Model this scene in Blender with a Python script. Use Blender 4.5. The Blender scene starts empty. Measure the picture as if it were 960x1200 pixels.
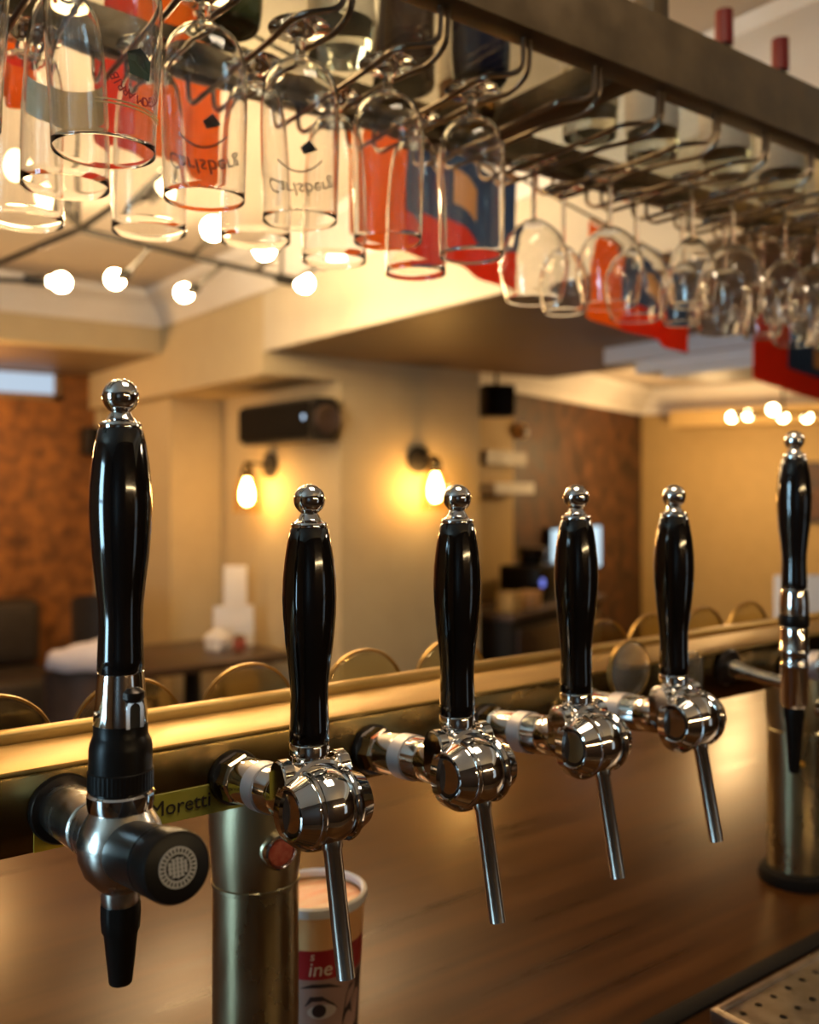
import bpy, bmesh, math, random
from mathutils import Vector, Matrix
random.seed(7)
PI = math.pi
S = bpy.context.scene
COL = S.collection

# ------------------------------------------------------------------ camera frame helpers
ANG = math.radians(36.6)
F = 1100.0
EYE = 1.66
SA, CA = math.sin(ANG), math.cos(ANG)
RV = Vector((CA, -SA, 0)); DV = Vector((SA, CA, 0))

def P(px, py, d):
    r = (px - 480) / F * d
    return Vector((0, 0, EYE)) + RV * r + DV * d + Vector((0, 0, (571 - py) / F * d))
def PZ(px, py, z):
    return P(px, py, (z - EYE) * F / (571 - py))
def PH(px, h, d):
    p = P(px, 571, d); p.z = EYE + h; return p
def XonY(px, Y):
    q = (px - 480) / F
    return (q * CA + SA) / (CA - SA * q) * Y
def YonX(px, X):
    q = (px - 480) / F
    return (CA - SA * q) * X / (SA + CA * q)

# ------------------------------------------------------------------ materials
MATS = {}
def nt(name):
    m = bpy.data.materials.new(name); m.use_nodes = True
    MATS[name] = m
    return m, m.node_tree.nodes, m.node_tree.links, m.node_tree.nodes['Principled BSDF']
def setp(b, **kw):
    al = {'col': 'Base Color', 'metal': 'Metallic', 'rough': 'Roughness', 'spec': 'Specular IOR Level', 'coat': 'Coat Weight',
          'coatr': 'Coat Roughness', 'trans': 'Transmission Weight', 'ior': 'IOR', 'emit': 'Emission Color', 'estr': 'Emission Strength', 'alpha': 'Alpha', 'sheen': 'Sheen Weight'}
    for k, v in kw.items():
        i = b.inputs[al[k]]
        if isinstance(v, (tuple, list)) and len(v) == 3: v = (*v, 1)
        i.default_value = v
def simple(name, col, rough=.5, metal=0., **kw):
    m, n, l, b = nt(name); setp(b, col=col, rough=rough, metal=metal, **kw); return m
def noisy(name, c0, c1, scale=(5, 5, 5), rough=(.4, .4), metal=0., detail=4., lo=.35, hi=.65, bump=0., **kw):
    m, n, l, b = nt(name); setp(b, metal=metal, **kw)
    tc = n.new('ShaderNodeTexCoord'); mp = n.new('ShaderNodeMapping'); mp.inputs['Scale'].default_value = scale
    nz = n.new('ShaderNodeTexNoise'); nz.inputs['Scale'].default_value = 1.0; nz.inputs['Detail'].default_value = detail
    rp = n.new('ShaderNodeValToRGB'); rp.color_ramp.elements[0].position = lo; rp.color_ramp.elements[1].position = hi
    rp.color_ramp.elements[0].color = (*c0, 1); rp.color_ramp.elements[1].color = (*c1, 1)
    l.new(tc.outputs['Object'], mp.inputs['Vector']); l.new(mp.outputs['Vector'], nz.inputs['Vector'])
    l.new(nz.outputs['Fac'], rp.inputs['Fac']); l.new(rp.outputs['Color'], b.inputs['Base Color'])
    mr = n.new('ShaderNodeMapRange'); mr.inputs['To Min'].default_value = rough[0]; mr.inputs['To Max'].default_value = rough[1]
    mr.inputs['From Min'].default_value = .3; mr.inputs['From Max'].default_value = .7
    l.new(nz.outputs['Fac'], mr.inputs['Value']); l.new(mr.outputs['Result'], b.inputs['Roughness'])
    if bump:
        bp = n.new('ShaderNodeBump'); bp.inputs['Strength'].default_value = bump; bp.inputs['Distance'].default_value = .002
        l.new(nz.outputs['Fac'], bp.inputs['Height']); l.new(bp.outputs['Normal'], b.inputs['Normal'])
    return m
def cloth(name, col, tr=.5, rough=.7):
    m = bpy.data.materials.new(name); m.use_nodes = True; n = m.node_tree.nodes; l = m.node_tree.links
    b = n['Principled BSDF']; setp(b, col=col, rough=rough, spec=.15)
    t = n.new('ShaderNodeBsdfTranslucent'); t.inputs['Color'].default_value = (*col, 1)
    mx = n.new('ShaderNodeMixShader'); mx.inputs[0].default_value = tr
    l.new(b.outputs[0], mx.inputs[1]); l.new(t.outputs[0], mx.inputs[2]); l.new(mx.outputs[0], n['Material Output'].inputs['Surface'])
    MATS[name] = m; return m
def emis(name, col, strength):
    m, n, l, b = nt(name); setp(b, col=(0.02, .02, .02), emit=col, estr=strength); return m

chrome = simple('chrome', (.80, .79, .78), .07, 1.)
satin = noisy('satin_steel', (.62, .58, .52), (.70, .66, .60), (60, 60, 4), (.2, .3), 1.)
column_metal = noisy('worn_column_metal', (.42, .36, .205), (.56, .49, .31), (14, 14, 7), (.22, .42), 1., detail=6)
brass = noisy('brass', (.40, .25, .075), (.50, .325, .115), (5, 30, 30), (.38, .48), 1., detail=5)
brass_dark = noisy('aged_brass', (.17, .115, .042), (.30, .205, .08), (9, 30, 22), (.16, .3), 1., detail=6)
black_gloss = simple('black_lacquer', (.006, .005, .005), .09, 0, coat=.6, coatr=.04)
black_plastic = simple('black_plastic', (.010, .008, .007), .32, spec=.14)
black_matte = simple('matte_black', (.012, .010, .009), .55)
frost = simple('frosted_ring', (.62, .57, .56), .45, .6)
hub_dark = simple('dark_recess', (.05, .04, .035), .3, .8)
rubber = simple('rubber', (.008, .006, .005), .7, spec=.1)
tray_steel = noisy('tray_steel', (.30, .24, .19), (.38, .31, .25), (60, 60, 4), (.3, .4), 1.)
wood = noisy('dark_counter_wood', (.029, .0105, .003), (.070, .026, .0065), (2.2, 38, 20), (.27, .32), 0., detail=7, lo=.3, hi=.72, bump=.02, spec=.30, ior=1.36)
wood.node_tree.nodes['Principled BSDF'].inputs['Specular Tint'].default_value = (1, .62, .30, 1)  # warm glow of the lit room put into the reflection tint
wood_dark = noisy('dark_table_wood', (.035, .018, .010), (.06, .03, .015), (2, 30, 20), (.3, .4))
rackm = noisy('dark_bronze_rack', (.10, .070, .040), (.15, .105, .06), (20, 20, 20), (.4, .55), .55)
wirem = simple('bronze_wire', (.24, .19, .15), .3, 1.)
paint = noisy('tan_wall_paint', (.55, .44, .265), (.58, .47, .285), (9, 9, 9), (.6, .7))
paint_gold = noisy('ochre_wall_paint', (.50, .335, .12), (.53, .355, .135), (9, 9, 9), (.6, .7))
paint_beam = noisy('beam_paint', (.60, .53, .41), (.63, .56, .43), (9, 9, 9), (.6, .7))
soffit_paint = noisy('brown_soffit_paint', (.20, .135, .08), (.23, .155, .09), (4, 4, 4), (.45, .55))
ceil_paint = noisy('ceiling_paint', (.62, .54, .46), (.65, .57, .48), (4, 4, 4), (.7, .8))
cornice_paint = noisy('cornice_paint', (.80, .77, .74), (.84, .81, .78), (6, 6, 6), (.5, .6))
wallpaper = noisy('copper_wallpaper', (.085, .030, .009), (.42, .16, .030), (9, 9, 9), (.35, .55), .1, detail=6, lo=.30, hi=.80)
wallpaper_dark = noisy('brown_wallpaper', (.026, .010, .005), (.15, .058, .020), (7, 7, 7), (.5, .65), .0, detail=6, lo=.36, hi=.74)
floor_m = noisy('floor_boards', (.05, .028, .015), (.09, .05, .025), (2, 14, 4), (.35, .45))
white_paper = simple('white_card', (.82, .79, .80), .6)
lilac = noisy('lilac_cloth', (.60, .53, .56), (.66, .58, .60), (20, 20, 20), (.8, .9))
sofa_m = noisy('dark_leather', (.022, .016, .013), (.034, .025, .02), (20, 20, 20), (.5, .6))
chair_m = noisy('brown_leather', (.060, .036, .026), (.085, .05, .035), (14, 14, 14), (.45, .55))
olive = noisy('olive_sticker', (.44, .40, .045), (.52, .47, .07), (40, 40, 40), (.4, .5))
yellow_st = noisy('yellow_sticker', (.95, .58, .03), (1., .66, .06), (60, 60, 60), (.4, .5))
ink = simple('sticker_ink', (.03, .02, .012), .5)
ink_red = simple('red_print', (.22, .012, .015), .4)
ink_green = simple('dark_green_print', (.008, .03, .018), .4)
ink_navy = simple('navy_print', (.05, .06, .085), .4)
ink_pale = cloth('pale_gold_print', (.88, .76, .50), .75)
ink_white = simple('white_print', (.80, .78, .74), .45)
logo_grey = simple('grey_print', (.42, .42, .42), .4)
red_badge = noisy('red_enamel', (.36, .055, .035), (.46, .12, .07), (220, 220, 220), (.3, .4))
flag_orange = cloth('orange_cloth', (.95, .34, .045), .45)
flag_red = cloth('red_cloth', (.85, .12, .05), .45)
flag_blue = cloth('blue_cloth', (.12, .20, .38), .45)
flag_cream = cloth('cream_cloth', (.80, .58, .34), .45)
cup_cream = noisy('cream_print', (.80, .58, .30), (.78, .40, .16), (3, 40, 12), (.35, .4))
cup_red = simple('cup_red_print', (.34, .018, .022), .35)
cup_white = simple('cup_white', (.82, .80, .80), .35)
cup_skin = noisy('cup_skin_print', (.34, .20, .16), (.42, .26, .21), (12, 12, 12), (.35, .4))
cup_orange = noisy('cup_orange_print', (.75, .22, .06), (.86, .58, .32), (12, 60, 12), (.35, .4))
cup_orange_pale = simple('cup_eye_print', (.50, .40, .34), .4)
cup_dark = simple('cup_dark_print', (.035, .02, .02), .4)
tv_m = emis('screen_light', (.62, .86, 1.), 1.1)
led_m = emis('indicator_light', (.55, .75, 1.), 1.8)
led_blue = emis('blue_indicator', (.2, .25, .9), 1.2)
pipe_black = simple('pipe_black', (.004, .0035, .003), .5)
pane_far = emis('far_window_light', (.62, .80, 1.), .75)
pane_day = emis('daylight_pane', (.46, .78, 1.), 22.0)
pane_back = emis('reflection_pane', (.62, .83, 1.), .8)  # glow for the added window behind the camera
bulb_m = emis('warm_bulb', (1., .70, .36), 170.)
bulb_far = emis('warm_bulb_far', (1., .72, .36), 40.)
sconce_bulb = emis('sconce_filament', (1., .58, .19), 105.)
tube_m = emis('added_tube_glow', (1., .72, .36), 85.)  # glow for the added tubes behind the camera
amber = simple('amber_plastic', (.75, .35, .03), .3)

def glassmat(name, col=(1, 1, 1), ior=1.47, rough=0.):
    m = bpy.data.materials.new(name); m.use_nodes = True; n = m.node_tree.nodes; l = m.node_tree.links
    n.remove(n['Principled BSDF'])
    g = n.new('ShaderNodeBsdfGlass'); g.inputs['Color'].default_value = (*col, 1); g.inputs['IOR'].default_value = ior; g.inputs['Roughness'].default_value = rough
    l.new(g.outputs[0], n['Material Output'].inputs['Surface']); MATS[name] = m
    return m
def thinglass(name, col=(1, 1, 1), mix=.5):
    m = bpy.data.materials.new(name); m.use_nodes = True; n = m.node_tree.nodes; l = m.node_tree.links
    n.remove(n['Principled BSDF'])
    t = n.new('ShaderNodeBsdfTransparent'); t.inputs['Color'].default_value = (*col, 1)
    g = n.new('ShaderNodeBsdfGlossy'); g.inputs['Roughness'].default_value = .03
    lw = n.new('ShaderNodeLayerWeight'); lw.inputs['Blend'].default_value = .5
    pw = n.new('ShaderNodeMath'); pw.operation = 'POWER'; pw.inputs[1].default_value = 4.5; l.new(lw.outputs['Facing'], pw.inputs[0])
    fr = n.new('ShaderNodeMapRange'); fr.inputs['To Min'].default_value = .035; fr.inputs['To Max'].default_value = .9; l.new(pw.outputs[0], fr.inputs['Value'])
    mx = n.new('ShaderNodeMixShader')
    l.new(fr.outputs[0], mx.inputs[0]); l.new(t.outputs[0], mx.inputs[1]); l.new(g.outputs[0], mx.inputs[2])
    l.new(mx.outputs[0], n['Material Output'].inputs['Surface']); MATS[name] = m
    return m
glass = glassmat('clear_glass', (.985, .985, .98))
lens_glass = thinglass('badge_lens', (.96, .94, .84))
shade_glass = thinglass('lamp_glass', (1., .93, .80))
shelf_glass = thinglass('shelf_glass', (.86, .88, .84))
acrylic = simple('frosted_acrylic', (.88, .86, .80), .16, trans=.92, ior=1.33)
bottle_clear = glassmat('bottle_clear', (.90, .92, .90), 1.3)
bottle_dark = simple('dark_bottle', (.028, .013, .011), .12)
bottle_navy = simple('navy_bottle', (.012, .014, .035), .12)
bottle_amber = simple('amber_bottle', (.36, .17, .04), .1, trans=.5)
bottle_green = simple('green_bottle', (.05, .07, .03), .12)
red_cap = simple('red_cap', (.22, .012, .014), .4)
label_cream = simple('label_cream', (.72, .60, .44), .6)

# ------------------------------------------------------------------ mesh helpers
def finish(name, bm, mats, parent=None, smooth=True, ang=35, loc=None, rot=None, recalc=True):
    if recalc: bmesh.ops.recalc_face_normals(bm, faces=bm.faces)
    me = bpy.data.meshes.new(name)
    for f in bm.faces: f.smooth = smooth
    bm.to_mesh(me); bm.free()
    if smooth: me.set_sharp_from_angle(angle=math.radians(ang))
    for m in (mats if isinstance(mats, (list, tuple)) else [mats]): me.materials.append(m)
    o = bpy.data.objects.new(name, me); COL.objects.link(o)
    if parent: o.parent = parent
    if loc is not None: o.location = loc
    if rot is not None: o.rotation_euler = rot
    return o
def tag(o, label=None, cat=None, group=None, kind=None):
    if label: o['label'] = label
    if cat: o['category'] = cat
    if group: o['group'] = group
    if kind: o['kind'] = kind
    return o
def thing(name, label, cat, loc=(0, 0, 0), rotz=0., group=None):
    o = bpy.data.objects.new(name, None); COL.objects.link(o); o.location = loc; o.rotation_euler = (0, 0, rotz)
    o.empty_display_size = .05
    return tag(o, label, cat, group)
def copy_tree(o, parent=None):
    c = o.copy(); COL.objects.link(c); c.parent = parent
    for ch in o.children: copy_tree(ch, c)
    return c

def lathe(prof, segs=48, M=None, bm=None, close=False, mat=0):
    bm = bm or bmesh.new()
    rings = []
    for r, z in prof:
        if r < 1e-6: rings.append([bm.verts.new((0, 0, z))])
        else: rings.append([bm.verts.new((r * math.cos(2 * PI * k / segs), r * math.sin(2 * PI * k / segs), z)) for k in range(segs)])
    idx = list(range(len(rings)))
    pairs = list(zip(idx[:-1], idx[1:]))
    if close: pairs.append((idx[-1], idx[0]))
    nf = []
    for a, b in pairs:
        A, B = rings[a], rings[b]
        for k in range(segs):
            k2 = (k + 1) % segs
            if len(A) == 1 and len(B) == 1: continue
            if len(A) == 1: nf.append(bm.faces.new((A[0], B[k], B[k2])))
            elif len(B) == 1: nf.append(bm.faces.new((A[k], A[k2], B[0])))
            else: nf.append(bm.faces.new((A[k], A[k2], B[k2], B[k])))
    if not close:
        for R in (rings[0], rings[-1]):
            if len(R) > 2: nf.append(bm.faces.new(R))
    for f in nf: f.material_index = mat
    if M is not None: bmesh.ops.transform(bm, matrix=M, verts=[v for R in rings for v in R])
    return bm
def align(p0, p1):
    z = (Vector(p1) - Vector(p0)).normalized()
    q = Vector((0, 0, 1)).rotation_difference(z)
    return Matrix.Translation(Vector(p0)) @ q.to_matrix().to_4x4()
def rod(p0, p1, r, bm=None, segs=16, r1=None):
    L = (Vector(p1) - Vector(p0)).length
    return lathe([(0, 0), (r, 0), (r if r1 is None else r1, L), (0, L)], segs, align(p0, p1), bm)
def tube_path(pts, r, segs=10, bm=None):
    bm = bm or bmesh.new()
    pts = [Vector(p) for p in pts]; prev = None; rings = []
    up = None
    for i, p in enumerate(pts):
        t = ((pts[min(i + 1, len(pts) - 1)] - p).normalized() + (p - pts[max(i - 1, 0)]).normalized())
        t = t.normalized() if t.length > 1e-6 else (pts[1] - pts[0]).normalized()
        if up is None:
            up = t.orthogonal().normalized()
        else:
            up = (up - t * up.dot(t)).normalized()
        s = t.cross(up)
        rings.append([bm.verts.new(p + (up * math.cos(2 * PI * k / segs) + s * math.sin(2 * PI * k / segs)) * r) for k in range(segs)])
    for A, B in zip(rings[:-1], rings[1:]):
        for k in range(segs): bm.faces.new((A[k], A[(k + 1) % segs], B[(k + 1) % segs], B[k]))
    bm.faces.new(rings[0]); bm.faces.new(rings[-1])
    return bm
def fillet(pts, rad, n=5):
    pts = [Vector(p) for p in pts]; out = [pts[0]]
    for a, b, c in zip(pts[:-2], pts[1:-1], pts[2:]):
        d1 = (a - b); d2 = (c - b); q = min(rad, d1.length * .45, d2.length * .45)
        s = b + d1.normalized() * q; e = b + d2.normalized() * q
        for k in range(n + 1):
            t = k / n; out.append(s * (1 - t) ** 2 + b * 2 * t * (1 - t) + e * t * t)
    out.append(pts[-1]); return out
def box(x0, x1, y0, y1, z0, z1, bm=None, bev=0., seg=2, M=None, mat=0):
    b2 = bmesh.new(); r = bmesh.ops.create_cube(b2, size=1)
    bmesh.ops.scale(b2, vec=(abs(x1 - x0), abs(y1 - y0), abs(z1 - z0)), verts=b2.verts)
    bmesh.ops.translate(b2, vec=((x0 + x1) / 2, (y0 + y1) / 2, (z0 + z1) / 2), verts=b2.verts)
    if bev: bmesh.ops.bevel(b2, geom=b2.edges[:], offset=bev, segments=seg, affect='EDGES', profile=.5)
    if M is not None: bmesh.ops.transform(b2, matrix=M, verts=b2.verts)
    for f in b2.faces: f.material_index = mat
    if bm is None: return b2
    me = bpy.data.meshes.new('tmp'); b2.to_mesh(me); b2.free(); bm.from_mesh(me); bpy.data.meshes.remove(me)
    return bm
def extrude_profile(prof, p0, p1, up=(0, 0, 1), bm=None):
    """profile points (a, b): a along horizontal normal (left of travel), b along up; swept from p0 to p1"""
    bm = bm or bmesh.new()
    p0, p1 = Vector(p0), Vector(p1); t = (p1 - p0).normalized(); u = Vector(up); n = u.cross(t)
    A = [bm.verts.new(p0 + n * a + u * b) for a, b in prof]; B = [bm.verts.new(p1 + n * a + u * b) for a, b in prof]
    k = len(prof)
    for i in range(k): bm.faces.new((A[i], A[(i + 1) % k], B[(i + 1) % k], B[i]))
    bm.faces.new(A); bm.faces.new(B)
    return bm
def text_bm(s, size, depth=.0006, align_x='CENTER', shear=0.):
    cu = bpy.data.curves.new('lettering', 'FONT'); cu.body = s; cu.size = size; cu.align_x = align_x; cu.align_y = 'CENTER'
    cu.extrude = depth / 2; cu.resolution_u = 3; cu.shear = shear
    o = bpy.data.objects.new('lettering', cu); COL.objects.link(o)
    dg = bpy.context.evaluated_depsgraph_get(); dg.update()
    me = bpy.data.meshes.new_from_object(o.evaluated_get(dg))
    bm = bmesh.new(); bm.from_mesh(me)
    bpy.data.objects.remove(o); bpy.data.curves.remove(cu); bpy.data.meshes.remove(me)
    return bm
def wrap(bm, radius_fn, ang0=0., flip=False, off=.0003):
    """bend a mesh in XY (x = along, y = height) onto a vertical surface of revolution, outward +radius"""
    for v in bm.verts:
        x, y, z = v.co
        R = radius_fn(y) + off + max(0, z)
        a = ang0 + x / radius_fn(y)
        v.co = (R * math.cos(a), R * math.sin(a), y)
    return bm
def structure(name, bm, m, ang=35, smooth=False):
    return tag(finish(name, bm, m, None, smooth, ang), kind='structure')
def wall_between(name, a, b, z0, z1, m, th=.12):
    """upright wall from a to b (xy), thickness to the left of travel"""
    a = Vector((a[0], a[1], 0)); b = Vector((b[0], b[1], 0)); t = (b - a).normalized(); n = Vector((-t.y, t.x, 0))
    M = Matrix(((t.x, n.x, 0, a.x), (t.y, n.y, 0, a.y), (0, 0, 1, 0), (0, 0, 0, 1)))
    return structure(name, box(0, (b - a).length, 0, th, z0, z1, M=M), m)

# ------------------------------------------------------------------ camera
cam = bpy.data.cameras.new('camera'); co = bpy.data.objects.new('camera', cam); COL.objects.link(co); S.camera = co
co.location = (0, 0, EYE); co.rotation_euler = (PI / 2, 0, -ANG)
cam.sensor_fit = 'VERTICAL'; cam.sensor_height = 36; cam.sensor_width = 28.8; cam.lens = F / 1200 * 36
cam.shift_y = -29 / 1200
cam.clip_start = .02
cam.dof.use_dof = True; cam.dof.focus_distance = .69; cam.dof.aperture_fstop = 4.3; cam.dof.aperture_blades = 0

# ------------------------------------------------------------------ the setting
CEIL = 2.83
structure('floor', box(-3.2, 13, -1.8, 12.5, -.1, 0), floor_m)
structure('ceiling', box(-3.2, 13, -1.8, 12.5, CEIL, CEIL + .1), ceil_paint)
structure('wall_back', box(-3.2, 13, -1.8, -1.6, 0, CEIL), wood_dark)
structure('wall_left', box(-3.2, -3.0, -1.6, 12.5, 0, CEIL), soffit_paint)
structure('wall_right', box(12.8, 13, -1.6, 12.5, 0, CEIL), paint_gold)
structure('wall_far', box(-3.0, 12.8, 12.3, 12.5, 0, CEIL), paint_gold)

XB, YP = 2.21, 4.2
ZS = EYE + .68          # dark soffit underside
ZH = EYE + .567         # header underside
XP0, XP1 = 2.667, XonY(562, YP)
# soffit: beam face towards the coffer, dark underside over the dining area
structure('ceiling_soffit', box(XB + .02, 4.2, -1.6, YP - .005, ZS, CEIL - .002), soffit_paint)
structure('ceiling_soffit.001', box(4.2, 12.8, -1.6, 3.3, ZS, CEIL - .002), soffit_paint)
structure('ceiling_beam', box(XB, XB + .02, -1.6, YP - .001, ZS - .001, CEIL - .002), paint_beam)
structure('ceiling_beam.001', box(XB, XP1, YP, 5.62, ZH, CEIL - .002), paint)
structure('ceiling_beam.002', box(XB + .0, XP1, 5.62, 7.0, ZH, CEIL - .002), paint)
structure('wall_pillar', box(XP0, XP1, YP, 5.66, 0, ZH - .001), paint)
XS = XonY(200, 5.66)
structure('wall_pillar.001', box(XS, XP1, 5.66, 7.0, 0, ZH - .001), paint)
# coffer far beam, back wall under a lower ceiling
YC, YW = 5.52, 6.9
structure('ceiling_beam.003', box(-3.0, XB - .003, YC, YC + .12, EYE + .815, CEIL - .002), paint)
structure('ceiling_soffit.002', box(-3.0, XB - .003, YC + .12, YW, EYE + .815, CEIL - .002), soffit_paint)
XWP = XonY(112, YW)
structure('wall_front', box(-3.0, XWP, YW, YW + .15, 0, EYE + .81), wallpaper)
structure('wall_front.001', box(XWP, XS - .002, YW + .0, YW + .15, 0, EYE + .81), paint)
w = structure('window_1', box(XonY(-40, YW), XonY(62, YW), YW - .025, YW - .005, EYE + .66, EYE + .80), pane_far)
wf = bmesh.new()
for z0, z1 in ((.62, .66), (.80, .81)): box(XonY(-40, YW) - .04, XonY(62, YW) + .04, YW - .035, YW - .003, EYE + z0, EYE + z1, wf)
box(XonY(62, YW), XonY(62, YW) + .04, YW - .035, YW - .003, EYE + .62, EYE + .81, wf)
structure('trim_1', wf, soffit_paint)
# cornices
corn = [(0, 0), (.02, 0), (.03, .03), (.055, .05), (.07, .09), (.12, .13), (.16, .15), (.17, .19), (0, .19)]
structure('trim_2', extrude_profile(corn, (XB, -1.6, CEIL - .195), (XB, YC, CEIL - .195)), cornice_paint, smooth=True)
structure('trim_3', extrude_profile(corn, (XB, YC, CEIL - .195), (-3.0, YC, CEIL - .195)), cornice_paint, smooth=True)
# white bulkhead hanging below the dark soffit, cool daylight put into its colour
XT = 3.5
bk = box(XT, XT + .5, YonX(891, XT), YonX(708, XT), EYE + .60, ZS - .001)
box(XT + .06, XT + .5, YonX(891, XT), YonX(735, XT), EYE + .545, EYE + .60, bk)
box(XT + .1, XT + .5, YonX(891, XT), YonX(760, XT), EYE + .52, EYE + .545, bk)
structure('trim_4', bk, simple('bulkhead_daylight_tint', (.74, .80, .92), .5))
# far right room (turned 19 degrees from the bar)
DC = 9.0
cr = P(752, 571, DC); dv1 = RV * .5635 + DV * .826; dv2 = RV * .826 - DV * .5635
def w2at(px):
    q = (px - 480) / F; c = (752 - 480) / F * DC
    t = (c - q * DC) / (.5635 - .826 * q)
    return cr - dv1 * t
def w3at(px):
    q = (px - 480) / F; c = (752 - 480) / F * DC
    t = (q * DC - c) / (.826 + .5635 * q)
    return cr + dv2 * t
ZR = EYE + .93
pl, pm, pe = w2at(470), w2at(602), w3at(1120)
structure('ceiling_soffit.003', box(XP1 - 2, 12.8, 3.3, 12.3, ZR, ZR + .08), ceil_paint) if False else None
bm = bmesh.new()
ring = [(4.21, 3.3), (12.8, 3.3), (12.8, 12.3), (XP1 + .001, 12.3), (XP1 + .001, 4.2), (4.21, 4.2)]
lo = [bm.verts.new((x, y, ZR)) for x, y in ring]; hi = [bm.verts.new((x, y, ZR + .05)) for x, y in ring]
bm.faces.new(lo); bm.faces.new(hi)
for i in range(6): bm.faces.new((lo[i], lo[(i + 1) % 6], hi[(i + 1) % 6], hi[i]))
structure('ceiling_alcove', bm, ceil_paint)
wall_between('wall_alcove', pl, pm, 0, ZR, paint_gold)
wall_between('wall_alcove.001', pm, cr, 0, ZR, wallpaper_dark)
wall_between('wall_alcove.002', cr, pe, 0, ZR, paint_gold)
corn2 = [(a * 1.1, b) for a, b in [(0, 0), (-.03, 0), (-.03, .05), (-.07, .09), (-.11, .15), (-.17, .19), (-.17, .23), (0, .23)]]
def zc(p, h): return Vector((p.x, p.y, EYE + h))
structure('trim_5', extrude_profile(corn2, zc(pl, .69), zc(cr, .69)), cornice_paint, smooth=True)
structure('trim_6', extrude_profile(corn2, zc(cr, .69), zc(pe, .69)), cornice_paint, smooth=True)
a, b = w3at(799), pe
tt = (b - a).normalized(); nn = Vector((-tt.y, tt.x, 0))
structure('trim_7', box(0, (b - a).length, -.34, -.001, EYE + .545, EYE + .69, M=Matrix(((tt.x, nn.x, 0, a.x), (tt.y, nn.y, 0, a.y), (0, 0, 1, 0), (0, 0, 0, 1)))), paint_gold)
# mouldings on the ochre strip left of the dark wallpaper
tw = (pm - pl).normalized(); nw = Vector((-tw.y, tw.x, 0))
def on_w2(px0, px1, h0, h1, depth, bm=None):
    a, b = w2at(px0), w2at(px1)
    return box(0, (b - a).length, -depth, -.002, EYE + h0, EYE + h1, bm, M=Matrix(((tw.x, nw.x, 0, a.x), (tw.y, nw.y, 0, a.y), (0, 0, 1, 0), (0, 0, 0, 1))))
structure('trim_8', on_w2(556, 603, .155, .25, .10), soffit_paint)
structure('trim_9', on_w2(556, 603, -.045, .03, .16), cornice_paint)

# daylight window left of the camera, and one added behind it for reflections
def sash(name, M, w_, h_, m):
    pane = structure(name, box(-w_ / 2, w_ / 2, -.01, .01, 0, h_, M=M), m)
    fb = bmesh.new()
    for x in (-w_ / 2, 0, w_ / 2): box(x - .03, x + .03, .01, .04, -.03, h_ + .03, fb, M=M)
    for z in (0, h_ * .5, h_): box(-w_ / 2 - .03, w_ / 2 + .03, .01, .04, z - .03, z + .03, fb, M=M)
    f = finish('window_frame', fb, cornice_paint, pane, False)
    return pane
ML = Matrix.Translation((-2.985, .80, .95)) @ Matrix.Rotation(-PI / 2, 4, 'Z')
sash('window_2', ML, .85, 1.5, pane_day)
MB = Matrix.Translation((1.9, -1.585, .85))
sash('reflection_window', MB, .5, .9, pane_back)  # unseen glowing window, added to be mirrored in the chrome
# unseen tubes added behind the camera: chrome reflections and light on the flags
for k in range(5):
    t = bpy.data.objects.new('added_back_lamp', None); COL.objects.link(t); t.location = (.35 + .32 * k, -1.56, 1.92); tag(t, kind='structure')
    finish('added_tube', rod((-.11, .03, 0), (.11, .03, 0), .014), tube_m, t)
    finish('added_tube_bracket', box(-.12, .12, -.035, .016, -.008, .008), black_matte, t)

# ------------------------------------------------------------------ bar counter
ZC = EYE - .584
bar = thing('bar_counter', 'long dark wooden bar counter under the beer taps', 'bar counter', (0, 0, 0))
finish('worktop', box(-1.2, 4.2, .25, 1.58, ZC - .05, ZC, bev=.004), wood, bar)
finish('front_panel', box(-1.15, 4.15, 1.44, 1.48, 0, ZC - .05), wood_dark, bar)
finish('plinth', box(-1.1, 4.1, .35, 1.43, 0, .1), black_matte, bar)
finish('dark_strip', box(.2, 2.6, .645, .668, ZC - .01, ZC + .004, bev=.002), rubber, bar)['label'] = 'narrow dark strip let into the worktop'  # near-black strip along the counter behind the drip tray

# drip tray
tr = thing('drip_tray', 'perforated steel drip tray in the counter at lower right', 'drip tray', (.874, .34, ZC + .0005))
W_, D_, Zt = .66, .287, .012
bm = bmesh.new(); nx, ny = 22, 9
cx, cy = (W_ - .02) / nx, (D_ - .02) / ny
for i in range(nx):
    for j in range(ny):
        x, y = .01 + cx * (i + .5), .01 + cy * (j + .5)
        hole = True
        rr = .0042
        o8 = [bm.verts.new((x + sx * cx / 2, y + sy * cy / 2, Zt)) for sx, sy in ((1, 0), (1, 1), (0, 1), (-1, 1), (-1, 0), (-1, -1), (0, -1), (1, -1))]
        i8 = [bm.verts.new((x + rr * math.cos(k * PI / 4), y + rr * math.sin(k * PI / 4), Zt)) for k in range(8)]
        l8 = [bm.verts.new((v.co.x, v.co.y, Zt - .002)) for v in i8]
        for k in range(8):
            k2 = (k + 1) % 8
            bm.faces.new((o8[k], o8[k2], i8[k2], i8[k])); bm.faces.new((i8[k], i8[k2], l8[k2], l8[k]))
bmesh.ops.remove_doubles(bm, verts=bm.verts, dist=1e-5)
finish('perforated_plate', bm, tray_steel, tr, False)
bm = bmesh.new()
box(0, .01, 0, D_, 0, Zt + .002, bm, .0015); box(W_ - .01, W_, 0, D_, 0, Zt + .002, bm, .0015)
box(.01, W_ - .01, 0, .01, 0, Zt + .002, bm, .0015); box(.01, W_ - .01, D_ - .01, D_, 0, Zt + .002, bm, .0015)
finish('tray_rim', bm, tray_steel, tr)
finish('tray_base', box(.01, W_ - .01, .01, D_ - .01, 0, .001), black_matte, tr)

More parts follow.
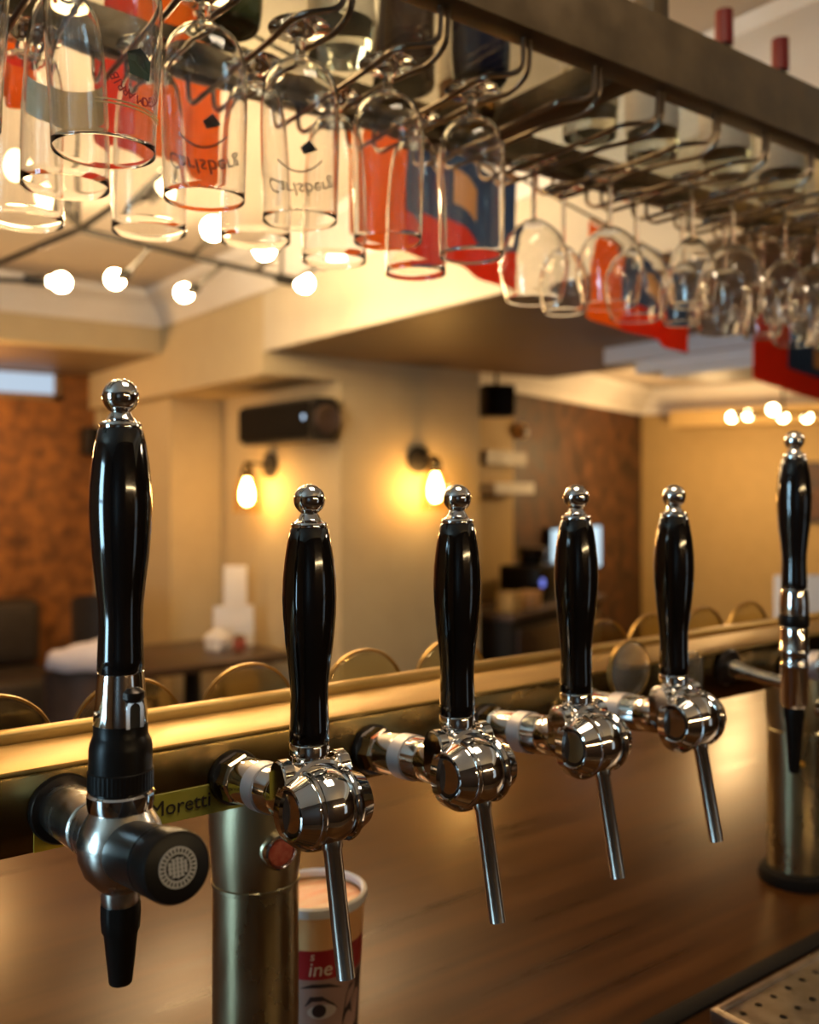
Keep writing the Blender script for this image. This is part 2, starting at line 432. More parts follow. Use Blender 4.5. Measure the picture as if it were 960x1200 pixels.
# ------------------------------------------------------------------ beer tower: rail on columns
YR0, YR1 = .733, .823
ZT, ZB = EYE - .210, EYE - .275
tower = thing('beer_tower', 'brass beer tower rail on round metal columns above the counter', 'beer tower', (.4025, .78, ZC))
def tl(x, y, z): return (x - .4025, y - .78, z - ZC)
def tbox(x0, x1, y0, y1, z0, z1, **kw):
    a = tl(x0, y0, z0); b = tl(x1, y1, z1)
    return box(a[0], b[0], a[1], b[1], a[2], b[2], **kw)
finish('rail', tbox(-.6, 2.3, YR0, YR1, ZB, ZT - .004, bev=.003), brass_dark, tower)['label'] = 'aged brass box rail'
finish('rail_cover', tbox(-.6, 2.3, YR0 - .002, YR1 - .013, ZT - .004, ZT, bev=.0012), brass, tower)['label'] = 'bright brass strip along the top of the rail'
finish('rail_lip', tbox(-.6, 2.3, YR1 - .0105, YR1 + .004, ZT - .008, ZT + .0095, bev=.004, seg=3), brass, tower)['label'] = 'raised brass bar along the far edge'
cr_ = .0395
def column(x, base):
    hz = ZB - ZC
    q = finish('column', lathe([(0, 0), (cr_, 0), (cr_, hz - .088), (cr_ * 1.03, hz - .087), (cr_ * 1.03, hz - .084), (cr_, hz - .083), (cr_ * 1.06, hz - .06), (cr_ * 1.09, hz - .03), (cr_ * 1.04, hz), (0, hz)], 56), column_metal, tower, loc=(x - .4025, 0, 0))
    finish('column_base', lathe([(0, 0), (.052, 0), (.053, .006), (.050, .016), (.044, .019), (.0400, .020)], 48), rubber, q)
    bx = lathe([(0, 0), (.0165, 0), (.0165, .006), (.0155, .010), (.0135, .011), (.0125, .009), (0, .009)], 40, Matrix.Translation((0, -.0385, hz - .047)) @ Matrix.Rotation(PI / 2, 4, 'X'))
    bd = finish('badge', bx, chrome, q)
    finish('badge_face', lathe([(0, 0), (.0125, 0), (.0115, .0012), (0, .0022)], 32, Matrix.Translation((0, -.0385 - .0088, hz - .047)) @ Matrix.Rotation(PI / 2, 4, 'X')), red_badge, bd)['label'] = 'red enamel face'
    return q
column(.4025, 0); column(1.296, 1)
ab = finish('indicator', lathe([(0, 0), (.004, 0), (.004, .006), (0, .008)], 16, Matrix.Translation(tl(1.262, .7535, EYE - .40)) @ Matrix.Rotation(PI / 2, 4, 'X')), amber, tower); ab['label'] = 'small amber light'
# stickers
st = finish('sticker', tbox(.262, .366, YR0 - .0012, YR0 - .0002, ZB + .001, ZB + .026, bev=.0003, seg=1), olive, tower); st['label'] = 'olive yellow sticker with black lettering'
tb = text_bm('Moretti', .0175)
bmesh.ops.transform(tb, matrix=Matrix.Translation(tl(.309, YR0 - .0016, ZB + .0135)) @ Matrix.Rotation(PI / 2, 4, 'X'), verts=tb.verts)
finish('lettering', tb, ink, st, False)
st = finish('sticker', tbox(.193, .238, YR0 - .0012, YR0 - .0002, ZB + .001, ZB + .023, bev=.0003, seg=1), yellow_st, tower); st['label'] = 'torn yellow sticker at the left'

# ------------------------------------------------------------------ beer taps
HANDLE = [(0, 0), (.0142, 0), (.0150, .0015), (.0148, .010), (.0141, .030), (.0144, .043), (.0160, .058), (.0182, .076), (.0197, .094), (.0202, .108), (.0197, .122), (.0183, .136), (.0163, .149), (.0143, .158), (.0128, .1600), (0, .1600)]
FINIAL = [(0, 0), (.0134, 0), (.0136, .002), (.0128, .0035), (.0105, .0042), (.0085, .0065), (.0068, .0095), (.0062, .0105)] + \
         [(.0118 * math.sin(t), .0207 - .0118 * math.cos(t)) for t in [math.radians(32 + k * (148 / 14)) for k in range(15)]]
def handle(parent, z, y=0., tilt=0.):
    h = finish('handle', lathe(HANDLE, 48), black_gloss, parent, loc=(0, y, z)); h['label'] = 'glossy black turned handle'
    h.rotation_euler = (tilt, 0, 0)
    f = finish('finial', lathe(FINIAL, 40), chrome, h, loc=(0, 0, .1597)); f['label'] = 'chrome ball finial'
    return h
Rx = lambda a: Matrix.Rotation(a, 4, 'X')
Ry = lambda a: Matrix.Rotation(a, 4, 'Y')
def shank(parent, y0, z0, y1, z1, k=1., plain=False):
    a, b = Vector((0, y0, z0)), Vector((0, y1, z1)); L = (b - a).length; M = align(a, b)
    r = .0178 * k
    sh = finish('shank', lathe([(0, 0), (r * .9, 0), (r * .9, L * .10), (r, L * .12), (r * 1.03, L * .30), (r * .99, L * .31), (r * .99, L * .34), (r * 1.04, L * .35), (r * 1.04, L), (0, L)], 48, M), chrome, parent)
    if plain:
        fl = finish('flange', lathe([(r, L * .93), (r * 1.30, L * .93), (r * 1.36, L * .95), (r * 1.36, L - .001), (r, L - .001)], 48, M, close=True), hub_dark, sh); fl['label'] = 'dark flange'
        sh.data.materials[0] = satin
        return sh
    rg = finish('knurled_ring', lathe([(r, L * .47), (r * 1.12, L * .475), (r * 1.12, L * .605), (r, L * .61)], 48, M, close=True), frost, sh); rg['label'] = 'frosted ring'
    hx = lathe([(r, L * .80), (r * 1.14, L * .805), (r * 1.2, L * .83), (r * 1.2, L * .93), (r * 1.14, L * .95), (r, L * .95)], 8, M, close=True)
    finish('nut', hx, chrome, sh, False)
    finish('flange', lathe([(r, L * .945), (r * 1.24, L * .945), (r * 1.30, L * .965), (r * 1.30, L - .001), (r, L - .001)], 48, M, close=True), hub_dark, sh)['label'] = 'dark rubber backed flange'
    return sh
def standard_tap(X, label, Y=.6065):
    zb = EYE - .2316
    t = thing('beer_tap', label, 'beer tap', (X, Y, zb), 0, 'black handled beer taps on the brass rail')
    by = -.022
    # ball housing lathed about the x axis
    ball = [(0, -.0235)] + []
    pr = []
    for k in range(0, 15):
        x = -.0125 + .025 * k / 14
        pr.append((math.sqrt(.0270 ** 2 - x * x), x))
    prof = [(0, -.0128)] + pr + [(0, .0128)]
    MX = Matrix.Translation((0, by, 0)) @ Ry(PI / 2)
    bo = finish('body', lathe(prof, 56, MX), chrome, t); bo['label'] = 'chrome ball shaped tap body'
    for s in (-1, 1):
        MS = Matrix.Translation((0, by, 0)) @ Ry(s * PI / 2)
        c = finish('side_cap', lathe([(0, .0124), (.0228, .0124), (.0228, .0132), (.0268, .0134), (.0275, .0148), (.0268, .0168), (.0250, .0172), (.0250, .0180), (.0244, .0190), (.0192, .0300), (.0180, .0306), (.0168, .0300), (.0160, .0285), (0, .0284)], 56, MS), chrome, bo)
        finish('cap_centre', lathe([(0, .0240), (.0158, .0284), (.0162, .0297), (.0150, .0296), (.0110, .0266), (.0095, .0264), (.0090, .0256), (0, .0252)], 40, MS), hub_dark, c)['label'] = 'dark concave centre'
    # back ring of the housing
    finish('rear_ring', lathe([(.0, -.004), (.0315, -.004), (.0335, -.002), (.0335, .006), (.030, .010), (.0195, .017), (0, .018)], 56, Matrix.Translation((0, -.012, -.002)) @ Rx(-PI / 2)), chrome, bo)
    # yoke: two rounded lugs rising beside the collar, joined by a bridge
    for s in (-1, 1):
        lg = bmesh.new(); zc_, rad = .0215, .0118
        pr_ = [(-rad, -.004), (-rad, zc_)] + [(-rad * math.cos(k * PI / 12), zc_ + rad * math.sin(k * PI / 12)) for k in range(1, 12)] + [(rad, zc_), (rad, -.004)]
        A = [lg.verts.new((s * .0185, y - .003, z)) for y, z in pr_]; B = [lg.verts.new((s * .0290, y - .003, z)) for y, z in pr_]
        lg.faces.new(A); lg.faces.new(B)
        for k in range(len(pr_)): lg.faces.new((A[k], A[(k + 1) % len(pr_)], B[(k + 1) % len(pr_)], B[k]))
        bmesh.ops.bevel(lg, geom=[e for e in lg.edges if abs(e.verts[0].co.x - e.verts[1].co.x) < 1e-5], offset=.0016, segments=3, affect='EDGES')
        finish('lug', lg, chrome, t, ang=30)
    finish('bridge', lathe([(0, -.0192), (.0075, -.0192), (.0095, -.010), (.0095, .010), (.0075, .0192), (0, .0192)], 24, Matrix.Translation((0, -.002, .020)) @ Ry(PI / 2)), chrome, t)
    finish('collar', lathe([(0, .022), (.0125, .022), (.0128, .031), (.0150, .0335), (.0150, .0405), (.0143, .0418), (0, .0420)], 40), chrome, t)
    handle(t, .0420)
    # pouring tube
    p0, p1 = Vector((0, -.031, -.021)), Vector((0, -.0505, -.113))
    L = (p1 - p0).length
    finish('spout', lathe([(0, 0), (.0080, 0), (.0080, .006), (.0068, .008), (.0068, L), (.0058, L), (.0058, L - .004), (0, L - .004)], 28, align(p0, p1)), satin, t)['label'] = 'slim straight pouring tube'
    shank(t, -.004, -.002, YR0 - Y, -.0155)
    return t
std_pos = [.3574, .5001, .6428, .7855]
lab = ['standard chrome beer tap with black handle, in front of the lettered sticker and round column',
       'standard chrome beer tap with black handle, next left of the one before the screen',
       'standard chrome beer tap with black handle, its handle standing before the light blue screen',
       'standard chrome beer tap with black handle, beside the clear square plate']
t0 = standard_tap(std_pos[0], lab[0])
for x, l_ in zip(std_pos[1:], lab[1:]):
    c = copy_tree(t0); c.location.x = x; c['label'] = l_
c = copy_tree(t0); c.location.x = 1.2; c.location.y = .638; c['label'] = 'chrome beer tap cut off by the right edge, only its shank in view'
for ch in c.children:
    if ch.name.startswith('shank'): ch.scale.y = (YR0 - .638) / (YR0 - .6065)

# stout tap, nearest at left
def stout_tap(X, Y, label):
    t = thing('stout_tap', label, 'beer tap', (X, Y, EYE - .234), 0, 'tall stout taps')
    M0 = Matrix.Identity(4)
    bo = finish('body', lathe([(0, -.0285), (.0125, -.0285), (.0160, -.025), (.0230, -.017), (.0272, -.006), (.0278, .004), (.0255, .013), (.0212, .020), (.0195, .0235), (0, .0235)], 56), satin, t)
    bo['label'] = 'brushed steel rounded body'
    finish('neck_ring', lathe([(0, .0225), (.0180, .0225), (.0208, .0245), (.0215, .029), (.0215, .0345), (.0200, .036), (0, .036)], 56), chrome, t)
    # knurled black collar
    seg = 96; bm = bmesh.new()
    prof = [(.0190, .0355), (.0202, .037), (.0206, .0375), (.0206, .0495), (.0202, .0502), (.0202, .0640), (.0196, .0675), (.0178, .0720), (.0174, .0728), (.0174, .0800)]
    rings = []
    for r, z in prof:
        rings.append([bm.verts.new(((r + (.0004 if (.037 < z < .0498 and k % 2) else 0)) * math.cos(2 * PI * k / seg), (r + (.0004 if (.037 < z < .0498 and k % 2) else 0)) * math.sin(2 * PI * k / seg), z)) for k in range(seg)])
    for A, B in zip(rings[:-1], rings[1:]):
        for k in range(seg): bm.faces.new((A[k], A[(k + 1) % seg], B[(k + 1) % seg], B[k]))
    bm.faces.new(rings[0]); bm.faces.new(rings[-1])
    finish('knurled_collar', bm, black_plastic, t)['label'] = 'black collar with a knurled band'
    # chrome sleeve with an arched slot facing the bartender
    sl = finish('sleeve', lathe([(0, .0795), (.0172, .0795), (.0172, .083), (.0164, .095), (.0150, .1105), (.0146, .1130), (0, .1130)], 48), chrome, t)
    sd = -PI / 2 + .15
    ar = bmesh.new()
    pts = [(-.0062, 0), (-.0062, .0125)] + [(-.0062 * math.cos(k * PI / 10), .0125 + .0062 * math.sin(k * PI / 10)) for k in range(1, 10)] + [(.0062, .0125), (.0062, 0)]
    inn = [(x * .58, z if z < .0126 else .0125 + (z - .0125) * .58) for x, z in pts]
    Ms = Matrix.Rotation(sd + PI / 2, 4, 'Z')
    def at3(x, z, y): return Ms @ Vector((x, -y, z + .0795))
    Ao = [ar.verts.new(at3(x, z, .0188)) for x, z in pts]; Ai = [ar.verts.new(at3(x, z, .0188)) for x, z in inn]
    Bo = [ar.verts.new(at3(x, z, .0145)) for x, z in pts]; Bi = [ar.verts.new(at3(x, z, .0145)) for x, z in inn]
    for k in range(len(pts) - 1):
        ar.faces.new((Ao[k], Ao[k + 1], Ai[k + 1], Ai[k])); ar.faces.new((Ao[k], Ao[k + 1], Bo[k + 1], Bo[k]))
        ar.faces.new((Ai[k], Ai[k + 1], Bi[k + 1], Bi[k]))
    for k in (0, -1): ar.faces.new((Ao[k], Ai[k], Bi[k], Bo[k]))
    finish('slot_arch', ar, chrome, sl)
    sb = bmesh.new(); pf = [sb.verts.new(at3(x, z, .0178)) for x, z in inn]; pb = [sb.verts.new(at3(x, z, .0150)) for x, z in inn]
    sb.faces.new(pf); sb.faces.new(pb)
    for k in range(len(inn)): k2 = (k + 1) % len(inn); sb.faces.new((pf[k], pf[k2], pb[k2], pb[k]))
    finish('slot', sb, black_matte, sl)
    hb = lathe([(0, -.0055), (.0045, -.0055), (.0062, -.003), (.0062, .001), (.0035, .0035), (0, .004)], 24, Ms @ Matrix.Translation((0, -.0163, .1015)))
    bmesh.ops.scale(hb, vec=(1.15, 1, 1), verts=hb.verts)
    finish('release_button', hb, hub_dark, sl)
    finish('pin', lathe([(0, 0), (.0022, 0), (.0022, .002), (0, .003)], 16, Matrix.Translation((-.0165, -.003, .088)) @ Ry(-PI / 2)), chrome, sl)
    handle(t, .1130)
    # nozzle
    finish('nozzle_neck', lathe([(0, -.038), (.0118, -.038), (.0126, -.034), (.0126, -.028), (0, -.028)], 40), satin, t)
    nb = bmesh.new(); seg = 64
    prof = [(.0122, -.0375), (.0124, -.045), (.0118, -.0555), (.0109, -.0572), (.0076, -.0895), (.0072, -.0902), (.0060, -.0902)]
    rings = [[nb.verts.new(((r * (1 + (.035 if (z > -.056 and (k // 4) % 2) else 0))) * math.cos(2 * PI * k / seg), (r * (1 + (.035 if (z > -.056 and (k // 4) % 2) else 0))) * math.sin(2 * PI * k / seg), z)) for k in range(seg)] for r, z in prof]
    for A, B in zip(rings[:-1], rings[1:]):
        for k in range(seg): nb.faces.new((A[k], A[(k + 1) % seg], B[(k + 1) % seg], B[k]))
    nb.faces.new(rings[0]); nb.faces.new(rings[-1])
    finish('nozzle', nb, black_plastic, t)['label'] = 'tapered black pouring nozzle'
    # knob towards the bartender
    kd0, kd1 = Vector((0, -.008, -.001)), Vector((0, -.094, .0155))
    MK = align(kd0, kd1); L = (kd1 - kd0).length
    kn = finish('knob', lathe([(0, .004), (.0188, .004), (.0190, .006), (.0202, L - .030), (.0206, L - .026), (.0199, L - .0255), (.0199, L - .0235), (.0206, L - .023), (.0211, L - .004), (.0198, L - .0005), (.0180, L), (0, L)], 56, MK), black_plastic, t)
    kn['label'] = 'black round knob with a printed crest'
    # crest on the face: ring, inner disc pattern
    Me = MK @ Matrix.Translation((0, 0, L + .0001))
    rb = lathe([(.0072, 0), (.0115, 0), (.0115, .0003), (.0072, .0003)], 56, Me, close=True)
    cz = finish('crest', rb, logo_grey, kn, False); cz['label'] = 'grey printed ring'
    db = bmesh.new()
    for k in range(26):
        a = 2 * PI * k / 26
        box(-.0005, .0005, -.0011, .0011, 0, .0005, db, M=Me @ Matrix.Rotation(a, 4, 'Z') @ Matrix.Translation((0, .0094, 0)))
    finish('crest_marks', db, black_plastic, cz, False)
    gb = bmesh.new()
    for k in range(5):
        h_ = .0058 * math.cos((k - 2) * .45)
        box((k - 2) * .0024 - .0008, (k - 2) * .0024 + .0008, -h_, h_, 0, .0003, gb, M=Me)
    for k in range(-2, 3):
        h_ = .0060 * math.cos(k * .42); box(-h_, h_, k * .0024 - .0003, k * .0024 + .0003, 0, .00035, gb, M=Me)
    finish('crest_emblem', gb, logo_grey, cz, False)
    sh = shank(t, .012, -.001, YR0 - Y, -.0105, 1.08, True)
    return t
stout_tap(.2147, .6065, 'tall stout tap with crested black knob and black nozzle, nearest at left')
# second tall tap by the right column
def slim_tap(X, Y):
    zb = EYE - .237
    t = thing('stout_tap', 'tall slim chrome tap with black handle before the right column', 'beer tap', (X, Y, zb), 0, 'tall stout taps')
    z0 = EYE - .1235 - zb
    handle(t, z0)
    finish('sleeve', lathe([(0, z0 - .031), (.0168, z0 - .031), (.0172, z0 - .02), (.0158, z0 - .004), (.0148, z0), (0, z0)], 40), chrome, t)
    finish('knurled_collar', lathe([(0, z0 - .045), (.0170, z0 - .045), (.0178, z0 - .043), (.0178, z0 - .034), (.0170, z0 - .0305), (0, z0 - .0305)], 40), black_plastic, t)
    zt = z0 - .0455
    finish('body', lathe([(0, zt - .098), (.0130, zt - .098), (.0158, zt - .094), (.0162, zt - .05), (.0175, zt - .048), (.0175, zt - .045), (.0162, zt - .043), (.0165, zt - .034), (.0178, zt - .032), (.0178, zt - .028), (.0165, zt - .026), (.0165, zt - .003), (.0155, zt), (0, zt)], 48), chrome, t)
    finish('nozzle', lathe([(0, zt - .178), (.006, zt - .178), (.0066, zt - .176), (.0104, zt - .116), (.0122, zt - .108), (.0122, zt - .0975), (0, zt - .0975)], 32), black_plastic, t)['label'] = 'tapered black pouring nozzle'
    a, b = Vector((0, .010, -.004)), Vector((0, YR0 - Y - .001, .004))
    L = (b - a).length
    s = finish('shank', lathe([(0, 0), (.0082, 0), (.0082, L * .6), (.012, L * .86), (.012, L), (0, L)], 32, align(a, b)), chrome, t)
    finish('flange', lathe([(.010, L - .006), (.021, L - .006), (.024, L - .002), (.024, L), (.010, L)], 40, align(a, b), close=True), hub_dark, s)
slim_tap(1.057, .638)

# ------------------------------------------------------------------ lens badges behind the rail
def lens_badge(X, label, first=[None]):
    if first[0] is None:
        t = thing('lens_badge', label, 'badge', (X, YR1 + .034, EYE - .232), 0, 'round lens badges along the far side of the rail')
        R = .0545
        MXr = Rx(-PI / 2)
        finish('rim', lathe([(R - .002, -.003), (R + .0002, -.0035), (R + .0008, -.001), (R + .0004, .002), (R - .0018, .0022)], 64, MXr, close=True), brass, t)['label'] = 'thin brass rim'
        dome = [(R - .002, -.002)] + [((R - .002) * math.cos(k * PI / 2 / 10), -.002 + .020 * math.sin(k * PI / 2 / 10)) for k in range(1, 11)]
        inner = [(max(0, r - .0015), z - .0014) for r, z in reversed(dome)]; inner[0] = (0, inner[0][1])
        dome[-1] = (0, dome[-1][1])
        finish('lens', lathe(dome + inner, 56, MXr), lens_glass, t)['label'] = 'clear domed lens'
        finish('bracket', box(-.011, .011, -.0305, -.002, -.034, -.016, bev=.002), brass, t)
        finish('lamp_holder', lathe([(0, -.0052), (.017, -.0052), (.018, -.003), (.015, .003), (0, .004)], 40, MXr @ Matrix.Translation((0, .030, 0))), brass_dark, t) 
        first[0] = t; return t
    c = copy_tree(first[0]); c.location.x = X; c['label'] = label; return c
for x, l_ in zip([.19, .31, .433, .573, .696, .958, 1.06, 1.176, 1.29],
                 ['round brass rimmed lens badge behind the rail, cut by the left edge of the photo',
                  'round brass rimmed lens badge standing directly behind the large stout tap at left',
                  'round brass rimmed lens badge behind the rail, left of the second handle from left',
                  'round brass rimmed lens badge behind the rail, right of the second handle from left',
                  'round brass rimmed lens badge mostly hidden behind the third handle from left',
                  'round brass rimmed lens badge right of the fourth handle, before the dark wallpaper',
                  'round brass rimmed lens badge half hidden behind the fifth handle from left',
                  'round brass rimmed lens badge right of the fifth handle, before the ochre wall',
                  'round brass rimmed lens badge nearest the tall slim tap, before the ochre wall']):
    lens_badge(x, l_)
# badge and plate on the near side of the rail
p = P(737, 785, 1.075)
t = thing('tap_badge', 'small round pale clear badge on a stem before the rail', 'badge', (p.x, p.y, EYE - .243))
finish('disc', lathe([(0, -.005), (.029, -.005), (.0325, -.002), (.0325, .002), (.029, .006), (.015, .010), (0, .011)], 48, Matrix.Translation((0, 0, .034)) @ Rx(PI / 2)), acrylic, t)
finish('rim', lathe([(.0322, -.003), (.0340, -.003), (.0340, .003), (.0322, .003)], 48, Matrix.Translation((0, 0, .034)) @ Rx(PI / 2), close=True), brass, t)
finish('stem', box(-.014, .014, -.004, .004, -.022, .004, bev=.003), acrylic, t)
finish('bracket', box(-.008, .008, .004, YR0 - p.y - .0005, -.014, -.002, bev=.002), brass_dark, t)
p = P(803, 800, 1.15)
t = thing('tap_plate', 'clear square plate with rounded corners behind the fifth handle', 'badge', (p.x, p.y, EYE - .24))
bm = box(-.030, .030, -.004, .004, -.037, .037)
bmesh.ops.bevel(bm, geom=[e for e in bm.edges if abs((e.verts[0].co - e.verts[1].co).y) > .004], offset=.008, segments=5, affect='EDGES')
finish('plate', bm, acrylic, t)
finish('bracket', box(-.01, .01, .004, max(.006, YR0 - p.y - .0005), -.01, .01, bev=.002), brass_dark, t)

# ------------------------------------------------------------------ paper cup behind the column
cp = thing('paper_cup', 'printed paper tub with white rim standing on the counter behind the column', 'cup', (.512, .855, ZC))
Rb, Rt, Hc = .043, .0515, .157
def crad(z): return Rb + (Rt - Rb) * z / Hc
bands = [(0, .0), (.088, 0), (.088, 1), (.118, 1), (.118, 2), (Hc, 2)]
bm = bmesh.new()
def band(z0, z1, mi, n=1, k0=None):
    lathe([(crad(z0), z0), (crad(z1), z1)], 64, None, bm, mat=mi)
segs = 64
zs = [0, .03, .06, .088, .118, .135, Hc]; mi = [0, 0, 0, 1, 2, 2]
rings = [[bm.verts.new((crad(z) * math.cos(2 * PI * k / segs), crad(z) * math.sin(2 * PI * k / segs), z)) for k in range(segs)] for z in zs]
for j in range(len(zs) - 1):
    for k in range(segs):
        f = bm.faces.new((rings[j][k], rings[j][(k + 1) % segs], rings[j + 1][(k + 1) % segs], rings[j + 1][k])); f.material_index = mi[j]
bm.faces.new(rings[0])
finish('body', bm, [cup_skin, cup_red, cup_cream], cp)
finish('rim', lathe([(Rt - .0025, Hc - .004), (Rt + .001, Hc - .006), (Rt + .0028, Hc - .002), (Rt + .0022, Hc + .003), (Rt - .001, Hc + .0045), (Rt - .0035, Hc + .002)], 64, close=True), cup_white, cp)['label'] = 'thick white rim'
finish('lid', lathe([(0, Hc - .011), (Rt - .0035, Hc - .011), (Rt - .0035, Hc - .006), (0, Hc - .0055)], 64), cup_orange, cp)['label'] = 'orange and cream printed lid'
vdir = math.atan2(-cp.location.y, -cp.location.x)
tb = text_bm('ine', .021, shear=.15); 
for v in tb.verts: v.co.y += .0985; v.co.x += .004
finish('lettering', wrap(tb, crad, vdir), label_cream, cp, False)
tb = text_bm('s', .013, shear=.15)
for v in tb.verts: v.co.y += .1125; v.co.x -= .004
finish('lettering', wrap(tb, crad, vdir), label_cream, cp, False)
def blob(pts, off=0.): 
    b = bmesh.new(); vs = [b.verts.new((x, y, 0)) for x, y in pts]; b.faces.new(vs)
    bmesh.ops.triangulate(b, faces=b.faces); bmesh.ops.subdivide_edges(b, edges=b.edges, cuts=2)
    return wrap(b, crad, vdir, off=.0004 + off)
def ell(cx, cy, a, b, n=24): return [(cx + a * math.cos(2 * PI * k / n), cy + b * math.sin(2 * PI * k / n)) for k in range(n)]
eye = finish('eye_print', blob(ell(.006, .055, .015, .0075)), cup_orange_pale, cp, False)
finish('iris_print', blob(ell(.003, .056, .0072, .0068), .0002), cup_dark, eye, False)
finish('lash_print', blob([(-.012, .060), (-.004, .066), (.008, .066), (.019, .059), (.024, .054), (.018, .062), (.006, .071), (-.006, .071)], .0002), cup_dark, eye, False)
finish('brow_print', blob([(-.018, .079), (-.004, .084), (.014, .083), (.028, .076), (.014, .079), (-.003, .080)]), cup_dark, cp, False)
finish('hair_print', blob([(.030, .002), (.028, .04), (.033, .066), (.044, .085), (.060, .086), (.060, .002)]), cup_dark, cp, False)

# ------------------------------------------------------------------ overhead rack
HW = EYE + .478
rack = thing('glass_rack', 'bronze metal overhead rack with wire glass hangers and a bottle shelf', 'glass rack', (.95, .96, EYE + .50))
def rl(x, y, z): return Vector((x - .95, y - .96, z - EYE - .50))
def rbox(x0, x1, y0, y1, z0, z1, **kw):
    a = rl(x0, y0, z0); b = rl(x1, y1, z1); return box(a.x, b.x, a.y, b.y, a.z, b.z, **kw)
B0, B1 = EYE + .522, EYE + .608
finish('beam', rbox(-.5, 3.4, .775, .815, B0, B1, bev=.002), rackm, rack)
finish('beam', rbox(-.5, 3.4, 1.105, 1.135, B0, B0 + .05, bev=.002), rackm, rack)
for x in (-.1, .955, 2.05, 3.1):
    finish('cross_bar', rbox(x - .022, x + .022, .8155, 1.1045, B0 + .001, B0 + .045, bev=.002), rackm, rack)
for x in (-.1, .985, 2.05, 3.1):
    finish('post', rbox(x - .016, x + .016, .78, .811, B1 + .0005, CEIL - .001, bev=.002), rackm, rack)
    finish('post', rbox(x - .016, x + .016, 1.106, 1.134, B0 + .0505, CEIL - .001, bev=.002), rackm, rack)
for a, b in ((-.5, .93), (.98, 2.02), (2.08, 3.4)):
    finish('shelf', rbox(a, b, .8165, 1.1035, B0 + .012, B0 + .018), shelf_glass, rack)['label'] = 'clear glass shelf'
CH = [.02, .143, .266, .387, .499, .622, .745, .866, .988, 1.11, 1.23, 1.35, 1.47, 1.59, 1.71, 1.83, 1.95, 2.07]
wr = .0034
for i, x in enumerate(CH):
    h0 = finish('wire_hanger', tube_path(fillet([rl(x + .022, .797, B0 + .002), rl(x + .022, .799, HW + .006), rl(x + .019, .825, HW - .008), rl(x + .019, .90, HW), rl(x + .019, 1.10, HW), rl(x + .019, 1.118, HW + .012), rl(x + .019, 1.119, B0 + .002)], .02), wr), wirem, rack)
    finish('wire_hanger', tube_path(fillet([rl(x + .012, .797, B0 + .002), rl(x + .012, .799, HW + .004), rl(x - .022, .830, HW + .002), rl(x - .019, .91, HW), rl(x - .019, 1.10, HW), rl(x - .019, 1.118, HW + .012), rl(x - .019, 1.119, B0 + .002)], .016), wr), wirem, rack)

# ------------------------------------------------------------------ hanging glasses (modelled upside down: foot at z=0 on the wires, rim below)
def glass_from(outer, th, foot_r, stem_r, stem_len, name, parent_label):
    """outer: bowl profile (r, depth below the stem end), from stem to rim"""
    t = bpy.data.objects.new(name, None); COL.objects.link(t); t.empty_display_size = .03
    finish('foot', lathe([(0, .0055), (foot_r * .5, .0048), (foot_r * .96, .0022), (foot_r, .0008), (foot_r * .97, 0), (foot_r * .5, -.0022), (stem_r * 1.8, -.0045), (stem_r, -.010), (0, -.010)], 48), glass, t)
    if stem_len > .014:
        finish('stem', lathe([(0, -.0098), (stem_r, -.0098), (stem_r * .85, -.01 - stem_len * .5), (stem_r, -.01 - stem_len), (0, -.01 - stem_len)], 24), glass, t)
    else:
        finish('stem', lathe([(0, -.0098), (stem_r, -.0098), (stem_r * 1.25, -.01 - stem_len * .5), (stem_r, -.01 - stem_len), (0, -.01 - stem_len)], 24), glass, t)
    zt = -.01 - stem_len
    o = [(0, zt + .0002)] + [(r, zt - d) for r, d in outer]
    inn = []
    for i, (r, d) in enumerate(outer):
        if d < .004: continue
        tk = th * (1 - .6 * (i / (len(outer) - 1)) ** 5)
        inn.append((max(r - tk, .0006), zt - d - (th * 1.4 if i < len(outer) * .45 else 0)))
    inn[-1] = (outer[-1][0] - th * .35, zt - outer[-1][1])
    lip = [(outer[-1][0] - th * .18, zt - outer[-1][1] - .0004)]
    prof = o + lip + list(reversed(inn)) + [(0, inn[0][1] + .0015)]
    finish('bowl', lathe(prof, 56), glass, t, ang=60)
    return t, (lambda y: 0)
def smooth_prof(pts, n=6):
    out = []
    P_ = [pts[0]] + pts + [pts[-1]]
    for i in range(1, len(P_) - 2):
        p0, p1, p2, p3 = P_[i - 1], P_[i], P_[i + 1], P_[i + 2]
        for k in range(n):
            t = k / n
            out.append(tuple(.5 * ((2 * p1[j]) + (-p0[j] + p2[j]) * t + (2 * p0[j] - 5 * p1[j] + 4 * p2[j] - p3[j]) * t * t + (-p0[j] + 3 * p1[j] - 3 * p2[j] + p3[j]) * t ** 3) for j in (0, 1)))
    out.append(pts[-1]); return out
beerP = smooth_prof([(.006, 0), (.018, .004), (.032, .016), (.0395, .034), (.0415, .06), (.0412, .10), (.0402, .14), (.0392, .172)], 4)
pintP = smooth_prof([(.012, 0), (.026, .006), (.040, .022), (.0475, .05), (.0480, .085), (.0462, .12), (.0435, .155), (.0425, .186)], 4)
tallP = smooth_prof([(.008, 0), (.020, .005), (.029, .020), (.034, .045), (.0375, .085), (.0395, .13), (.0400, .18)], 4)
copaP = smooth_prof([(.004, 0), (.016, .004), (.036, .020), (.048, .042), (.052, .066), (.0500, .090), (.0450, .112), (.0425, .122)], 4)
wineP = smooth_prof([(.004, 0), (.014, .005), (.028, .022), (.0365, .045), (.0385, .065), (.0365, .088), (.0325, .108)], 4)
GZ = HW + .0055
protos = {}
protos['beer'], _ = glass_from(beerP, .0011, .034, .0065, .020, 'beer_glass', '')
protos['pint'], _ = glass_from(pintP, .0012, .036, .010, .004, 'pint_glass', '')
